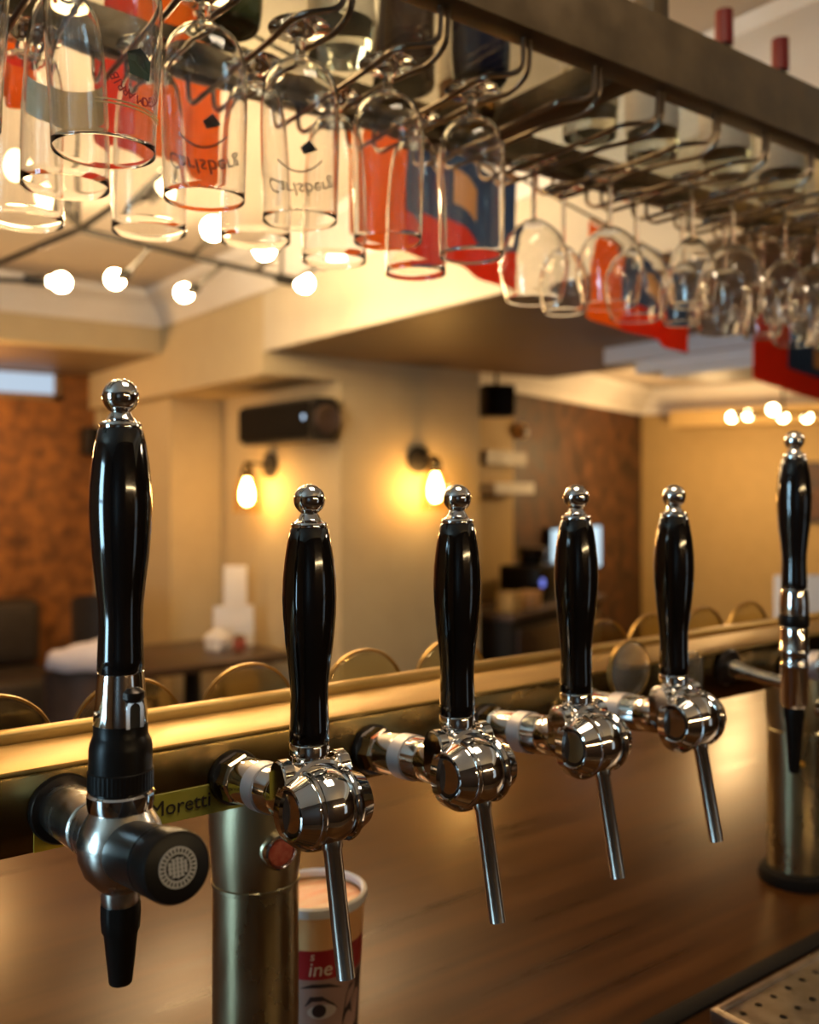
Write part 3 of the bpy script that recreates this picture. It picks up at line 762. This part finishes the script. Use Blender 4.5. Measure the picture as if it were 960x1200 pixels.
protos['tall'], _ = glass_from(tallP, .0011, .034, .0075, .012, 'beer_glass', '')
protos['copa'], _ = glass_from(copaP, .0009, .038, .0040, .072, 'wine_glass', '')
protos['wine'], _ = glass_from(wineP, .0009, .034, .0035, .082, 'wine_glass', '')
cats = {'beer': 'beer glass', 'pint': 'beer glass', 'tall': 'beer glass', 'copa': 'wine glass', 'wine': 'wine glass'}
used = set(); GL = {}
def hang(kind, ch, Y, label, group, rot=0.):
    p = protos[kind]
    if kind in used: o = copy_tree(p)
    else: o = p; used.add(kind)
    o.location = (CH[ch], Y, GZ); o.rotation_euler = (0, 0, rot)
    tag(o, label, cats[kind], group); return o
gB = 'beer glasses hanging in the rack'; gW = 'wine glasses hanging in the rack'
A1 = hang('pint', 2, .792, 'large rounded pint glass with a crest in red letters, front row', gB)
C1 = hang('beer', 4, .866, 'stemmed beer glass with grey script, hanging before the cream beam and bulb', gB)
B1 = hang('beer', 3, .858, 'stemmed beer glass with grey script, between the crested pint and the other scripted glass', gB)
for o, l_ in ((B1, ''), (C1, '')): pass
E1 = hang('beer', 6, .876, 'plain stemmed beer glass hanging before the flag with a cream square', gB)
D1 = hang('beer', 5, .879, 'plain stemmed beer glass hanging before the orange end of the flag', gB)
A2 = hang('tall', 2, .900, 'tall beer glass with a pale lettered band, behind the crested pint glass', gB)
B2 = hang('tall', 3, 1.003, 'tall plain beer glass in the second row, low rim right of the crested pint', gB)
C2 = hang('tall', 4, .968, 'tall plain beer glass in the second row, between the two scripted glasses', gB)
D2 = hang('tall', 5, .995, 'tall plain beer glass in the second row, behind the right scripted glass', gB)
E2 = hang('tall', 6, .990, 'tall plain beer glass in the second row, left of the flag square', gB)
A3 = hang('tall', 2, 1.045, 'tall beer glass in the back row at the left edge, rim above the ceiling lamp', gB)
L1 = hang('pint', 1, .80, 'large rounded pint glass cut off by the left edge of the photo', gB)
copa_pos = [(8, 1.018, 'large balloon wine glass at the left end of the wine glasses, before the white cornice'),
            (9, .977, 'large balloon wine glass before the orange flag stripe, front row')]
for ch, Y, l_ in copa_pos: hang('copa', ch, Y, l_, gW)
ordn = ['second', 'third', 'fourth', 'fifth', 'sixth', 'seventh', 'eighth', 'ninth']
fr = 0
for ch in range(10, 17):
    hang('copa' if ch % 2 else 'wine', ch, .905 + .01 * (ch % 3), f'wine glass {ordn[fr]} from the left among the front row wine glasses in the rack', gW)
    hang('wine' if ch % 2 else 'copa', ch, 1.025, f'wine glass hanging behind the {ordn[fr]} front row wine glass from the left', gW)
    fr += 1
hang('wine', 9, 1.075, 'small wine glass hanging behind the large balloon glass with the orange stripe', gW)

def glabel(o, text, size, z, ang, m, rad, shear=0., name='lettering', bold=0.):
    tb = text_bm(text, size, shear=shear)
    for v in tb.verts: v.co.x = v.co.x; v.co.y = v.co.y
    # glass hangs upside down: turn the print by 180 degrees about the view axis
    for v in tb.verts: v.co = Vector((-v.co.x, -v.co.y, v.co.z))
    for v in tb.verts: v.co.y += z
    return finish(name, wrap(tb, lambda y: rad, ang, off=.0003), m, o, False)
def facing(o, away):
    a = math.atan2(-o.location.y, -o.location.x)
    return a + (PI if away else 0)
def shape_on(o, pts, z, ang, m, rad, name):
    b = bmesh.new(); vs = [b.verts.new((x, y + z, 0)) for x, y in pts]; b.faces.new(vs)
    bmesh.ops.triangulate(b, faces=b.faces); bmesh.ops.subdivide_edges(b, edges=b.edges, cuts=2)
    return finish(name, wrap(b, lambda y: rad, ang, off=.0004), m, o, False)
# script on the far side of B1 and C1, seen through the glass
for o, da in ((B1, .05), (C1, .0)):
    a = facing(o, True) + da
    g = glabel(o, 'Carlsberg', .021, -.155, a, logo_grey, .0400, shear=.25)
    sw = [(-.026 + .052 * k / 12, .006 - .010 * math.sin(PI * k / 12)) for k in range(13)]
    sw2 = [(x, y - .0022) for x, y in reversed(sw)]
    shape_on(o, sw + sw2, -.131, a, logo_grey, .0406, 'swoosh')
    shape_on(o, [(-.010, 0), (0, .012), (.010, .004), (.006, -.004)], -.113, a - .25, logo_grey, .0410, 'leaf')
# crest on the pint glass: arched red lettering with a dark shield
a = facing(A1, False) + .66
txt = 'BIRRA MORETTI'
for i, chh in enumerate(txt):
    if chh == ' ': continue
    th_ = (i - 6) * .185
    tb = text_bm(chh, .0105)
    for v in tb.verts:
        x, y = -v.co.x, -v.co.y
        cx_, cy_ = x, y - .0245
        v.co.x = cx_ * math.cos(th_) - cy_ * math.sin(th_); v.co.y = cx_ * math.sin(th_) + cy_ * math.cos(th_)
    for v in tb.verts: v.co.y += -.142
    finish('lettering', wrap(tb, lambda y: .0458, a, off=.0003), ink_red, A1, False)
shape_on(A1, [(-.010, -.011), (.010, -.011), (.012, .006), (0, .013), (-.012, .006)], -.137, a, ink_green, .0460, 'crest')
bb = bmesh.new()
band_z = -.108
# thin gold lines round the pint
for zz in (-.1715, -.1745):
    tp = [(.0447 * math.cos(a + t_ * .09), .0447 * math.sin(a + t_ * .09), zz) for t_ in range(-9, 9)]
    finish('gold_line', tube_path(tp, .0006, 6), ink_pale, A1)
# pale lettered band on the tall glass behind
def trad(z): return .0376
rr = lambda z: .0381
b = lathe([(.0379, -.100), (.0384, -.100), (.0390, -.128), (.0385, -.128)], 56, close=True)
b2 = bmesh.new()
segb = 30
a = facing(A2, True)
pr_ = [(.0374, -.096), (.0392, -.130)]
rows = [[b2.verts.new((r * math.cos(a - 1.2 + 2.4 * k / segb), r * math.sin(a - 1.2 + 2.4 * k / segb), z)) for k in range(segb + 1)] for r, z in pr_]
for k in range(segb): b2.faces.new((rows[0][k], rows[0][k + 1], rows[1][k + 1], rows[1][k]))
b.free()
bandm = finish('printed_band', b2, ink_pale, A2, recalc=False); bandm['label'] = 'pale gold printed band'

# ------------------------------------------------------------------ bottles on the rack shelf
ZSH = B0 + .0185
def bottle(X, Y, kind, label, h=.285, r=.037, cap=red_cap, glass_m=bottle_clear, lab=label_cream):
    t = thing('bottle', label, 'bottle', (X, Y, ZSH), random.random(), 'bottles on the rack shelf')
    if kind == 'round':
        prof = smooth_prof([(.010, 0), (r * .8, .001), (r * .97, .02), (r, h * .22), (r * .95, h * .40), (r * .55, h * .54), (.0155, h * .62), (.0145, h * .88)], 4)
    else:
        prof = [(r * .7, 0), (r * .97, .003), (r, .008), (r, h * .58), (r * .95, h * .62), (r * .70, h * .68), (.0165, h * .735), (.0145, h * .78), (.0145, h * .93)]
    if cap is red_cap: prof = prof[:-1] + [(.0145, h * .80)]
    zt = prof[-1][1]
    bo = finish('body', lathe([(0, prof[0][1] + .004)] + prof + [(0, zt)], 40), glass_m, t)
    finish('cap', lathe([(0, zt - h * .0), (.0158, zt - .0), (.0162, zt + .004), (.0155, h), (0, h)], 32), cap, t)
    if lab is not None:
        z0, z1 = (h * .16, h * .46) if kind != 'round' else (h * .16, h * .32)
        finish('label', lathe([(r + .0003, z0), (r + .0008, z0), (r + .0008, z1), (r + .0003, z1)], 40, close=True), lab, t)
BT = [(.33, .96, 'std', 'clear bottle on the rack shelf above the large crested pint', bottle_clear, black_matte, label_cream),
      (.491, 1.02, 'round', 'smoky dark bottle on the rack shelf above the left scripted glass', bottle_green, black_matte, None),
      (.638, 1.005, 'std', 'clear square shouldered bottle on the rack shelf above the right scripted glass', bottle_clear, black_matte, label_cream),
      (.755, 1.03, 'std', 'dark brown bottle on the rack shelf left of the navy bottle', bottle_dark, black_matte, None),
      (.828, .955, 'round', 'navy round bottle on the rack shelf', bottle_navy, black_matte, None),
      (.884, 1.05, 'std', 'pale labelled bottle on the rack shelf right of the navy bottle', bottle_amber, black_matte, label_cream),
      (1.096, 1.005, 'std', 'clear bottle with cream and red label beside the rack crossbar', bottle_clear, black_matte, label_cream),
      (1.245, 1.005, 'std', 'clear bottle on the rack shelf, between the crossbar bottle and the first red cap', bottle_clear, black_matte, white_paper),
      (1.435, 1.0, 'std', 'clear bottle with a tall dark red cap, left of the two red caps', bottle_clear, red_cap, white_paper),
      (1.61, 1.0, 'std', 'clear bottle with a tall dark red cap, right of the two red caps', bottle_clear, red_cap, white_paper),
      (1.80, .99, 'std', 'amber bottle on the rack shelf near the right edge', bottle_amber, black_matte, label_cream)]
for X, Y, k, l_, gm, cm, lb in BT:
    bottle(X, Y, k, l_, .30 if cm is red_cap else (.27 if k == 'std' else .25), .042 if k == 'std' else .040, cm, gm, lb)

# ------------------------------------------------------------------ flags along a string behind the rack
def flag_pt(px):
    d = 1 / (.787 - .000617 * (px - 130)); p = P(px, 571, d)
    p.z = EYE + .37 * (1230 - px) / F * d          # the string sags towards the far end
    return p
FH = .235
def flag(px0, px1, label, mats=None):
    a, b = flag_pt(px0), flag_pt(px1); L = (b - a).length
    t = thing('flag', label, 'flag', tuple(a), math.atan2((b - a).y, (b - a).x), 'flags on the string behind the rack')
    t.rotation_euler.y = math.asin((a.z - b.z) / L)
    n, m = 24, 14; H = FH
    bm = bmesh.new()
    def wv(u): return .012 * math.sin(u * 9) + .006 * math.sin(u * 17 + 1)
    g = [[[bm.verts.new((u * L / n, wv(u / n) + s * .0008, v * H / m)) for v in range(m + 1)] for u in range(n + 1)] for s in (-1, 1)]
    for s in (0, 1):
        for u in range(n):
            for v in range(m):
                f = bm.faces.new((g[s][u][v], g[s][u + 1][v], g[s][u + 1][v + 1], g[s][u][v + 1]))
                uu, vv = (u + .5) / n, (v + .5) / m
                f.material_index = 0 if uu < .28 else (1 if vv < .36 else (3 if .52 < uu < .74 and .52 < vv < .80 else 2))
    for u in range(n):
        for v in (0, m): bm.faces.new((g[0][u][v], g[0][u + 1][v], g[1][u + 1][v], g[1][u][v]))
    for v in range(m):
        for u in (0, n): bm.faces.new((g[0][u][v], g[0][u][v + 1], g[1][u][v + 1], g[1][u][v]))
    finish('cloth', bm, mats or [flag_orange, flag_red, flag_blue, flag_cream], t, ang=80)
    finish('hem', rod((0, .0, H + .003), (L, .0, H + .003), .004), flag_cream, t)
flag(-70, 34, 'orange flag on the string, at the left edge of the photo', [flag_orange, flag_orange, flag_red, flag_orange])
flag(118, 258, 'red and orange flag on the string, behind the crested pint glass', [flag_red, flag_orange, flag_orange, flag_orange])
flag(415, 602, 'orange blue and red flag on the string, behind the plain stemmed beer glasses')
flag(690, 806, 'orange blue and red flag on the string, behind the balloon wine glasses')
flag(884, 1000, 'red flag with a blue panel on the string, at the right edge of the photo', [flag_red, flag_red, flag_blue, flag_cream])
a, b = flag_pt(-160), flag_pt(1010); a.z += FH + .010; b.z += FH + .010
tag(finish('string', rod(a, b, .003), black_matte), 'thin dark string carrying the row of flags', 'string')

# ------------------------------------------------------------------ pipe chandeliers
def bulb_shape(r=.034): return [(0, -.055), (.013, -.055), (.014, -.040), (.020, -.028)] + [(r * math.sin(t_), -r * math.cos(t_)) for t_ in [math.radians(40 + 140 * k / 12) for k in range(13)]]
ZCH = EYE + .79
ch = thing('chandelier', 'black pipe chandelier with bare bulbs in the ceiling recess', 'chandelier', tuple(PZ(215, 300, ZCH)))
def cl(p): return Vector(p) - ch.location
def zc2(px, py): return PZ(px, py, ZCH)
pipes = [(zc2(90, 268), zc2(345, 329)), (zc2(-60, 333), zc2(95, 268)), (zc2(-10, 327), zc2(35, 329)), (zc2(95, 268), zc2(210, 190)), (zc2(300, 318), zc2(330, 285))]
for a, b in pipes:
    finish('pipe', rod(cl(a), cl(b), .010), pipe_black, ch)
for px, py in ((92, 268), (330, 326)):
    p = zc2(px, py); finish('drop_rod', rod(cl(p), cl(Vector((p.x, p.y, CEIL - .002))), .007), pipe_black, ch)
def lamp_at(bx, by, sx, sy, parent, cl_, conv, m, join=None):
    b, s = cl_(conv(bx, by)), cl_(conv(sx, sy))
    dr = (b - s).normalized()
    sk = finish('socket', lathe([(0, 0), (.016, 0), (.020, .006), (.020, .080), (.016, .085), (0, .085)], 24, align(b - dr * .135, b)), pipe_black, parent)
    if join is not None:
        j = cl_(conv(*join)); finish('arm', rod(j, b - dr * .13, .008), pipe_black, parent)
    finish('bulb', lathe(bulb_shape(), 24, align(b, b + dr)), m, sk)['label'] = 'glowing bulb'
for bx, by, sx, sy, jn in ((72, 331, 40, 328, None), (135, 327, 158, 316, (176, 290)), (216, 343, 243, 331, (262, 310)), (357, 332, 326, 326, None),
                           (15, 190, 40, 215, (95, 268)), (200, 210, 180, 225, (150, 232)), (310, 292, 322, 310, (300, 318)), (395, 300, 372, 312, (345, 329)), (60, 222, 80, 240, (95, 268)), (250, 268, 240, 290, (225, 300))):
    lamp_at(bx, by, sx, sy, ch, cl, zc2, bulb_m, jn)
ZC3 = EYE + .537
zc3 = lambda px, py: PZ(px, py, ZC3)
ch2 = thing('chandelier', 'cluster of bare bulbs on black pipes under the alcove ceiling at right', 'chandelier', tuple(zc3(895, 482)))
cl2 = lambda p: Vector(p) - ch2.location
a, b = zc3(860, 484), zc3(985, 484)
finish('pipe', rod(cl2(a), cl2(b), .012), pipe_black, ch2)
p = zc3(918, 484); finish('drop_rod', rod(cl2(p), cl2(Vector((p.x, p.y, ZR - .002))), .008), pipe_black, ch2)
for bx, by, sx, sy in ((858, 489, 872, 486), (877, 486.5, 890, 484), (906, 480, 900, 484), (918, 489, 912, 485), (946, 489, 940, 485)):
    lamp_at(bx, by, sx, sy, ch2, cl2, zc3, bulb_far, (sx, sy))

# ------------------------------------------------------------------ wall lamps
def sconce(loc, rotz, label):
    """wall behind at +y (local), lamp hangs towards -y"""
    t = thing('wall_lamp', label, 'wall lamp', loc, rotz, 'glass wall lamps on the pillar')
    t.scale = (1.22, 1.22, 1.22)
    finish('wall_plate', lathe([(0, 0), (.062, 0), (.064, .008), (.060, .022), (.045, .026), (0, .026)], 40, Rx(PI / 2)), black_matte, t)
    finish('arm', tube_path(fillet([(0, -.026, 0), (0, -.125, .012), (0, -.135, -.03)], .03), .008), black_matte, t)
    finish('lamp_holder', lathe([(0, -.02), (.022, -.02), (.030, .0), (.030, .03), (.020, .045), (.010, .06), (0, .06)], 32, Matrix.Translation((0, -.135, -.045))), brass_dark, t)
    pr = [(.028, .0), (.040, -.012), (.058, -.05), (.064, -.10), (.066, -.165), (.072, -.185)]
    inn = [(r - .002, z) for r, z in reversed(pr)]
    sh = finish('shade', lathe(smooth_prof(pr, 4) + smooth_prof(inn, 4), 40, Matrix.Translation((0, -.135, -.045)), close=True), shade_glass, t); sh['label'] = 'clear glass jar shade'
    finish('bulb', lathe(smooth_prof([(0, -.145), (.012, -.143), (.027, -.125), (.030, -.095), (.024, -.06), (.013, -.035), (.012, -.02)], 4), 24, Matrix.Translation((0, -.135, -.045))), sconce_bulb, t)['label'] = 'glowing amber bulb'
Xs2 = XonY(489, YP)
sconce((Xs2, YP - .0005, EYE + .155), 0, 'glass wall lamp on the ochre face of the pillar, right of the pillar edge')
Ys1 = YonX(319, XP0)
sconce((XP0 - .0005, Ys1, EYE + .13), -PI / 2, 'glass wall lamp on the pillar below the long black speaker')

# ------------------------------------------------------------------ speakers, camera
Y0, Y1 = YonX(372, 2.50), YonX(286, 2.50)
ty = (Y0 + Y1) / 2; hl = (Y1 - Y0) / 2
sp = thing('speaker', 'long black wall speaker mounted above the left wall lamp', 'speaker', (2.56, ty, EYE + .355))
bm = box(-.095, .075, -hl, hl, -.112, .112)
bmesh.ops.bevel(bm, geom=[e for e in bm.edges if abs((e.verts[0].co - e.verts[1].co).y) > .1], offset=.025, segments=4, affect='EDGES')
finish('cabinet', bm, black_matte, sp)
finish('grille', box(-.102, -.0952, -hl * .96, hl * .96, -.094, .094, bev=.003), rubber, sp)
finish('end_ring', lathe([(0, 0), (.075, 0), (.08, .01), (.07, .03), (.05, .02), (0, .015)], 36, Matrix.Translation((-.005, -hl, 0)) @ Rx(PI / 2)), chair_m, sp)['label'] = 'brown round end'
finish('indicator', lathe([(0, 0), (.014, 0), (0, .008)], 20, Matrix.Translation((-.1022, -hl * .83, .01)) @ Ry(-PI / 2)), led_m, sp)['label'] = 'pale blue light'
finish('bracket', box(.0755, XP0 - 2.56 - .0005, -.05, .05, -.04, .04, bev=.005), black_matte, sp)
p = P(582, 470, 5.9)
sp = thing('speaker', 'small black speaker hanging under the alcove ceiling right of the pillar', 'speaker', (p.x, p.y, p.z), -.4)
finish('cabinet', box(-.10, .10, -.08, .08, -.10, .10, bev=.015), black_matte, sp)
finish('grille', box(-.085, .085, -.088, -.0805, -.085, .085, bev=.003), rubber, sp)
finish('bracket', rod((0, 0, .1005), (0, 0, ZR - p.z - .001), .012), black_matte, sp)
p = Vector((XonY(126, YW - .12), YW - .12, EYE + .33))
sp = thing('speaker', 'black box speaker on the grey wall behind the tallest left handle', 'speaker', tuple(p))
finish('cabinet', box(-.17, .17, -.10, .10, -.10, .10, bev=.015), black_matte, sp)
finish('grille', box(-.155, .155, -.108, -.1005, -.088, .088, bev=.003), rubber, sp)
finish('bracket', box(-.03, .03, .1005, .1195, -.03, .03), black_matte, sp)
pc = w2at(606) + (cr - pm).normalized().cross(Vector((0, 0, 1))) * .06
scm = thing('security_camera', 'small pale dome security camera on the dark wallpaper', 'security camera', (pc.x, pc.y, EYE + .41), math.atan2(tw.y, tw.x))
finish('mount', lathe([(0, 0), (.055, 0), (.06, .012), (.055, .055), (0, .06)], 32, Matrix.Translation((0, .058, 0)) @ Rx(PI / 2)), flag_cream, scm)
finish('lens', lathe([(0, 0), (.034, 0), (.028, .02), (0, .032)], 28, Matrix.Translation((-.012, -.002, -.005)) @ Rx(PI / 2)), black_gloss, scm)

# ------------------------------------------------------------------ screen on the dark wallpaper, service counter
a, b = w2at(638), w2at(696)
L = (b - a).length; mid = (a + b) / 2
tv = thing('television', 'small bright pale blue screen on the dark wallpaper wall', 'television', (mid.x, mid.y, EYE - .50), math.atan2(tw.y, tw.x))
finish('case', box(-L / 2 - .02, L / 2 + .02, -.06, -.004, -.19, .19, bev=.006), black_plastic, tv)
finish('screen', box(-L / 2, L / 2, -.064, -.0602, -.17, .17), tv_m, tv)
pk = P(612, 571, 6.3)
sv = thing('service_counter', 'dark wooden service counter below the screen', 'counter', (pk.x, pk.y, 0), math.atan2(tw.y, tw.x))
finish('body', box(-.55, .8, -.22, .22, 0, .84), black_matte, sv)
finish('top', box(-.58, .83, -.25, .25, .8405, .88, bev=.005), chair_m, sv)
finish('door', box(-.50, .10, -.238, -.2205, .08, .78, bev=.004), wood_dark, sv); finish('door', box(.14, .76, -.238, -.2205, .08, .78, bev=.004), wood_dark, sv)
q = lambda lx, ly: Vector((pk.x, pk.y, 0)) + tw * lx + nw * ly
p = q(.2, .03)
cm = thing('coffee_machine', 'dark machine with a round blue light on the service counter', 'coffee machine', (p.x, p.y, .8805), math.atan2(tw.y, tw.x))
finish('body', box(-.20, .24, -.15, .15, 0, .25, bev=.02), black_plastic, cm)
finish('hopper', lathe([(0, .25), (.08, .25), (.11, .36), (.10, .37), (0, .37)], 28), black_gloss, cm)
finish('indicator', lathe([(0, 0), (.030, 0), (.026, .006), (0, .008)], 24, Matrix.Translation((-.14, -.1505, .14)) @ Rx(PI / 2)), led_blue, cm)['label'] = 'round blue light'
for lx, w_, h_, m_, l_ in ((-.155, .085, .085, flag_cream, 'small tan box on the service counter left of the dark machine'), (-.40, .07, .10, paint_gold, 'small ochre box at the left end of the service counter')):
    p = q(lx, -.12); bx = thing('box', l_, 'box', (p.x, p.y, .8805), math.atan2(tw.y, tw.x))
    finish('carton', box(-w_, w_, -.06, .06, 0, h_, bev=.006), m_, bx); finish('lid', box(-w_ - .004, w_ + .004, -.064, .064, h_ + .0003, h_ + .02, bev=.004), m_, bx)

# ------------------------------------------------------------------ table group by the pillar
tb_ = thing('table', 'dark wooden dining table beside the pillar', 'table', (2.12, 4.86, 0))
finish('tabletop', box(-.43, .43, -.36, .40, .71, .75, bev=.006), wood_dark, tb_)
finish('pedestal', lathe([(0, .03), (.05, .03), (.045, .70), (.10, .7095), (0, .7095)], 28), black_matte, tb_)
finish('foot', lathe([(0, 0), (.25, 0), (.25, .012), (.06, .03), (0, .03)], 40), black_matte, tb_)
p = P(274, 571, 5.42)
s_ = thing('menu_stand', 'short wide white card stand on the dark table', 'menu stand', (p.x, p.y, .7505), -.35)
finish('card', box(-.115, .115, -.02, -.012, 0.004, .225, bev=.002, M=Rx(-.08)), white_paper, s_); finish('card_back', box(-.115, .115, .012, .02, .004, .225, bev=.002, M=Rx(.08)), white_paper, s_)
finish('base', box(-.11, .11, -.03, .03, 0, .012), cornice_paint, s_)
p = P(276, 571, 5.62)
s_ = thing('menu_board', 'tall narrow white card standing behind the short card stand', 'menu', (p.x, p.y, .7505), -.45)
finish('card', box(-.068, .068, -.006, .006, .01, .44, bev=.003), white_paper, s_); finish('base', box(-.07, .07, -.035, .035, 0, .012, bev=.003), cornice_paint, s_)
p = P(254, 571, 5.25)
bm = bmesh.new(); bmesh.ops.create_icosphere(bm, subdivisions=3, radius=.062)
for v in bm.verts: v.co *= 1 + .22 * math.sin(v.co.x * 90) * math.sin(v.co.y * 80 + 1) + .12 * math.sin(v.co.z * 120); v.co.z = max(v.co.z, -.05)
tag(finish('napkin', bm, white_paper, None, ang=25, loc=(p.x, p.y, .803)), 'crumpled white napkin on the dark table before the cards', 'napkin')
p = P(272, 571, 5.28)
sc_ = thing('sauce_pot', 'small dark red pot on the table between napkin and card stand', 'pot', (p.x + .03, p.y - .03, .7505))
finish('body', lathe([(0, 0), (.03, 0), (.038, .02), (.036, .06), (.03, .065), (0, .065)], 28), red_badge, sc_); finish('lid', lathe([(0, .0655), (.032, .0655), (.028, .08), (0, .085)], 28), brass_dark, sc_)

def chair(loc, rotz, label, back_h, wd, m, group):
    t = thing('chair', label, 'chair', loc, rotz, group)
    finish('seat', box(-wd / 2, wd / 2, -.24, .24, .38, .48, bev=.04, seg=3), m, t)
    bk = bmesh.new(); n = 16; rows = []
    for k in range(n + 1):
        th = -1.05 + 2.1 * k / n; row = []
        for j in range(7):
            z = .42 + (back_h - .42) * j / 6; sag = .02 * (k / n - .5) ** 2
            for rad in (1.0, .86):
                row.append(bk.verts.new((wd * .60 * math.sin(th) * rad, .02 - .27 * math.cos(th) * rad - .04 * j / 6, z - (abs(th) ** 2) * .06 * j / 6)))
        rows.append(row)
    for k in range(n):
        for j in range(6):
            for s in (0, 1):
                bk.faces.new((rows[k][2 * j + s], rows[k + 1][2 * j + s], rows[k + 1][2 * j + 2 + s], rows[k][2 * j + 2 + s]))
        bk.faces.new((rows[k][12], rows[k + 1][12], rows[k + 1][13], rows[k][13])); bk.faces.new((rows[k][0], rows[k + 1][0], rows[k + 1][1], rows[k][1]))
    for k in (0, n):
        for j in range(6): bk.faces.new((rows[k][2 * j], rows[k][2 * j + 1], rows[k][2 * j + 3], rows[k][2 * j + 2]))
    finish('backrest', bk, m, t, ang=60)
    for sx in (-1, 1):
        for sy in (-1, 1): finish('leg', rod((sx * wd * .40, sy * .19, .40), (sx * wd * .46, sy * .22, 0), .018, r1=.013), black_matte, t)
    return t
p = P(117, 571, 4.55)
chb = chair((p.x, p.y, 0), -.62, 'brown leather tub chair with a pale jacket over its back', .84, .42, chair_m, None)
# jacket laid over the chair back
jk = bmesh.new(); n, m = 18, 8; rows = []
for k in range(n + 1):
    u = k / n; row = []
    th = -.62 + 1.30 * u
    for j in range(m + 1):
        v = j / m
        ins = 1.06 - .30 * v
        x = .42 * .60 * math.sin(th) * ins; y = .02 - .31 * math.cos(th) * ins
        bulge = math.sin(PI * min(1, v * 1.05)) * (.06 * max(0, 1 - abs(u - .72) / .72) + .012)
        z = .79 + bulge + .004 * math.sin(u * 14 + v * 5) - (.05 if j == 0 else 0) - (.10 * (v - .8) / .2 if v > .8 else 0)
        row.append(jk.verts.new((x, y, z)))
    rows.append(row)
for k in range(n):
    for j in range(m): jk.faces.new((rows[k][j], rows[k + 1][j], rows[k + 1][j + 1], rows[k][j + 1]))
jo = finish('jacket', jk, lilac, None, ang=80, loc=(p.x, p.y, .085), rot=(0, 0, -.62))
md = jo.modifiers.new('thick', 'SOLIDIFY'); md.thickness = .02; md.offset = 1
tag(jo, 'pale lilac jacket laid over the back of the brown chair', 'jacket')
p = P(136, 571, 5.6)
chair((p.x, p.y, 0), -.75, 'dark high backed chair hidden behind the tallest left handle', 1.05, .40, sofa_m, None)
bq = thing('banquette', 'dark leather banquette along the copper wallpaper wall', 'sofa', (XonY(-60, 6.4), 6.35, 0))
xr = XonY(66, 6.3) - bq.location.x
finish('seat', box(-2.2, xr, -.25, .40, .12, .46, bev=.05, seg=3), sofa_m, bq)
finish('backrest', box(-2.2, xr, .28, .52, .4605, .90, bev=.06, seg=3), sofa_m, bq)
finish('plinth', box(-2.15, xr - .05, -.2, .40, 0, .1195), black_matte, bq)
# white card behind the slim tap, dark picture at the right edge
p = P(934, 571, 3.6)
s_ = thing('menu_stand', 'white card behind the tall slim tap near the right edge', 'menu stand', (p.x, p.y, .7505), -.62)
hz = EYE - .7505
finish('card', box(-.088, .11, -.006, .006, .012, hz - 3.6 * (674 - 571) / F, bev=.002), white_paper, s_); finish('base', box(-.08, .10, -.04, .04, 0, .0118, bev=.002), cornice_paint, s_)
tb2 = thing('table', 'small dark table beyond the bar at right, under the white card', 'table', (p.x, p.y, 0), -.62)
finish('tabletop', box(-.35, .35, -.3, .3, .715, .75, bev=.005), wood_dark, tb2)
finish('pedestal', lathe([(0, .03), (.045, .03), (.045, .7), (.09, .7145), (0, .7145)], 24), black_matte, tb2); finish('foot', lathe([(0, 0), (.22, 0), (.22, .012), (.05, .03), (0, .03)], 36), black_matte, tb2)
wpx = w3at(966)
ppos = wpx - nn * .03
pic = thing('picture', 'dark framed picture on the ochre wall at the right edge', 'picture', (ppos.x, ppos.y, EYE + .0), math.atan2(tt.y, tt.x))
finish('canvas', box(-.14, .5, -.012, .010, -.28, .20), wallpaper_dark, pic); fb = bmesh.new()
for x0, x1, z0, z1 in ((-.16, -.14, -.30, .22), (.5, .52, -.30, .22), (-.14, .5, -.30, -.28), (-.14, .5, .20, .22)): box(x0, x1, -.02, .012, z0, z1, fb)
finish('frame', fb, black_matte, pic, False)

# ------------------------------------------------------------------ unseen fill lights added to the room
def lamp(name, kind, loc, power, col, size=.1, rot=None, **kw):
    l_ = bpy.data.lights.new(name, kind); l_.energy = power; l_.color = col
    if kind == 'AREA': l_.size = size
    else: l_.shadow_soft_size = size
    for k, v in kw.items(): setattr(l_, k, v)
    o = bpy.data.objects.new(name, l_); COL.objects.link(o); o.location = loc
    if rot: o.rotation_euler = rot
    return o
WARM = (1., .66, .32); SOFTW = (1., .80, .56)
lamp('fill_bar', 'AREA', (.6, .45, CEIL - .03), 9, SOFTW, .5)  # added fill over the near side of the bar
lamp('fill_bar_far', 'AREA', (.4, 1.7, CEIL - .03), 12, WARM, .6)  # unseen warm light added above the rail top
lamp('fill_bar_right', 'AREA', (2.7, .35, ZS - .03), 14, SOFTW, .35)  # added to brighten the right flags, glasses and bulkhead
lamp('fill_dining', 'POINT', (4.4, 6.4, 2.2), 30, WARM, .12)  # added warm fill for the dining side, no fitting there
lamp('fill_alcove', 'POINT', (6.3, 4.5, 1.9), 62, (1., .62, .26), .15)  # added to lift the alcove walls and cornice
lamp('fill_left', 'POINT', (.9, 6.0, 2.1), 55, (1., .56, .20), .12)  # added to brighten the copper wallpaper
lamp('fill_aisle', 'POINT', (1.1, 3.0, 2.1), 15, WARM, .12)  # added fill hanging free in the aisle
wd = bpy.data.worlds.new('world'); S.world = wd; wd.use_nodes = True
wd.node_tree.nodes['Background'].inputs[0].default_value = (.9, .75, .55, 1); wd.node_tree.nodes['Background'].inputs[1].default_value = .1

S.view_settings.view_transform = 'Standard'; S.view_settings.look = 'None'; S.view_settings.gamma = 1; S.view_settings.use_curve_mapping = False
S.view_settings.exposure = 0.
cy_ = S.cycles
cy_.max_bounces = 28; cy_.transmission_bounces = 24; cy_.transparent_max_bounces = 32; cy_.glossy_bounces = 8; cy_.diffuse_bounces = 4
cy_.caustics_reflective = False; cy_.caustics_refractive = False; cy_.sample_clamp_indirect = 8
cy_.use_denoising = True
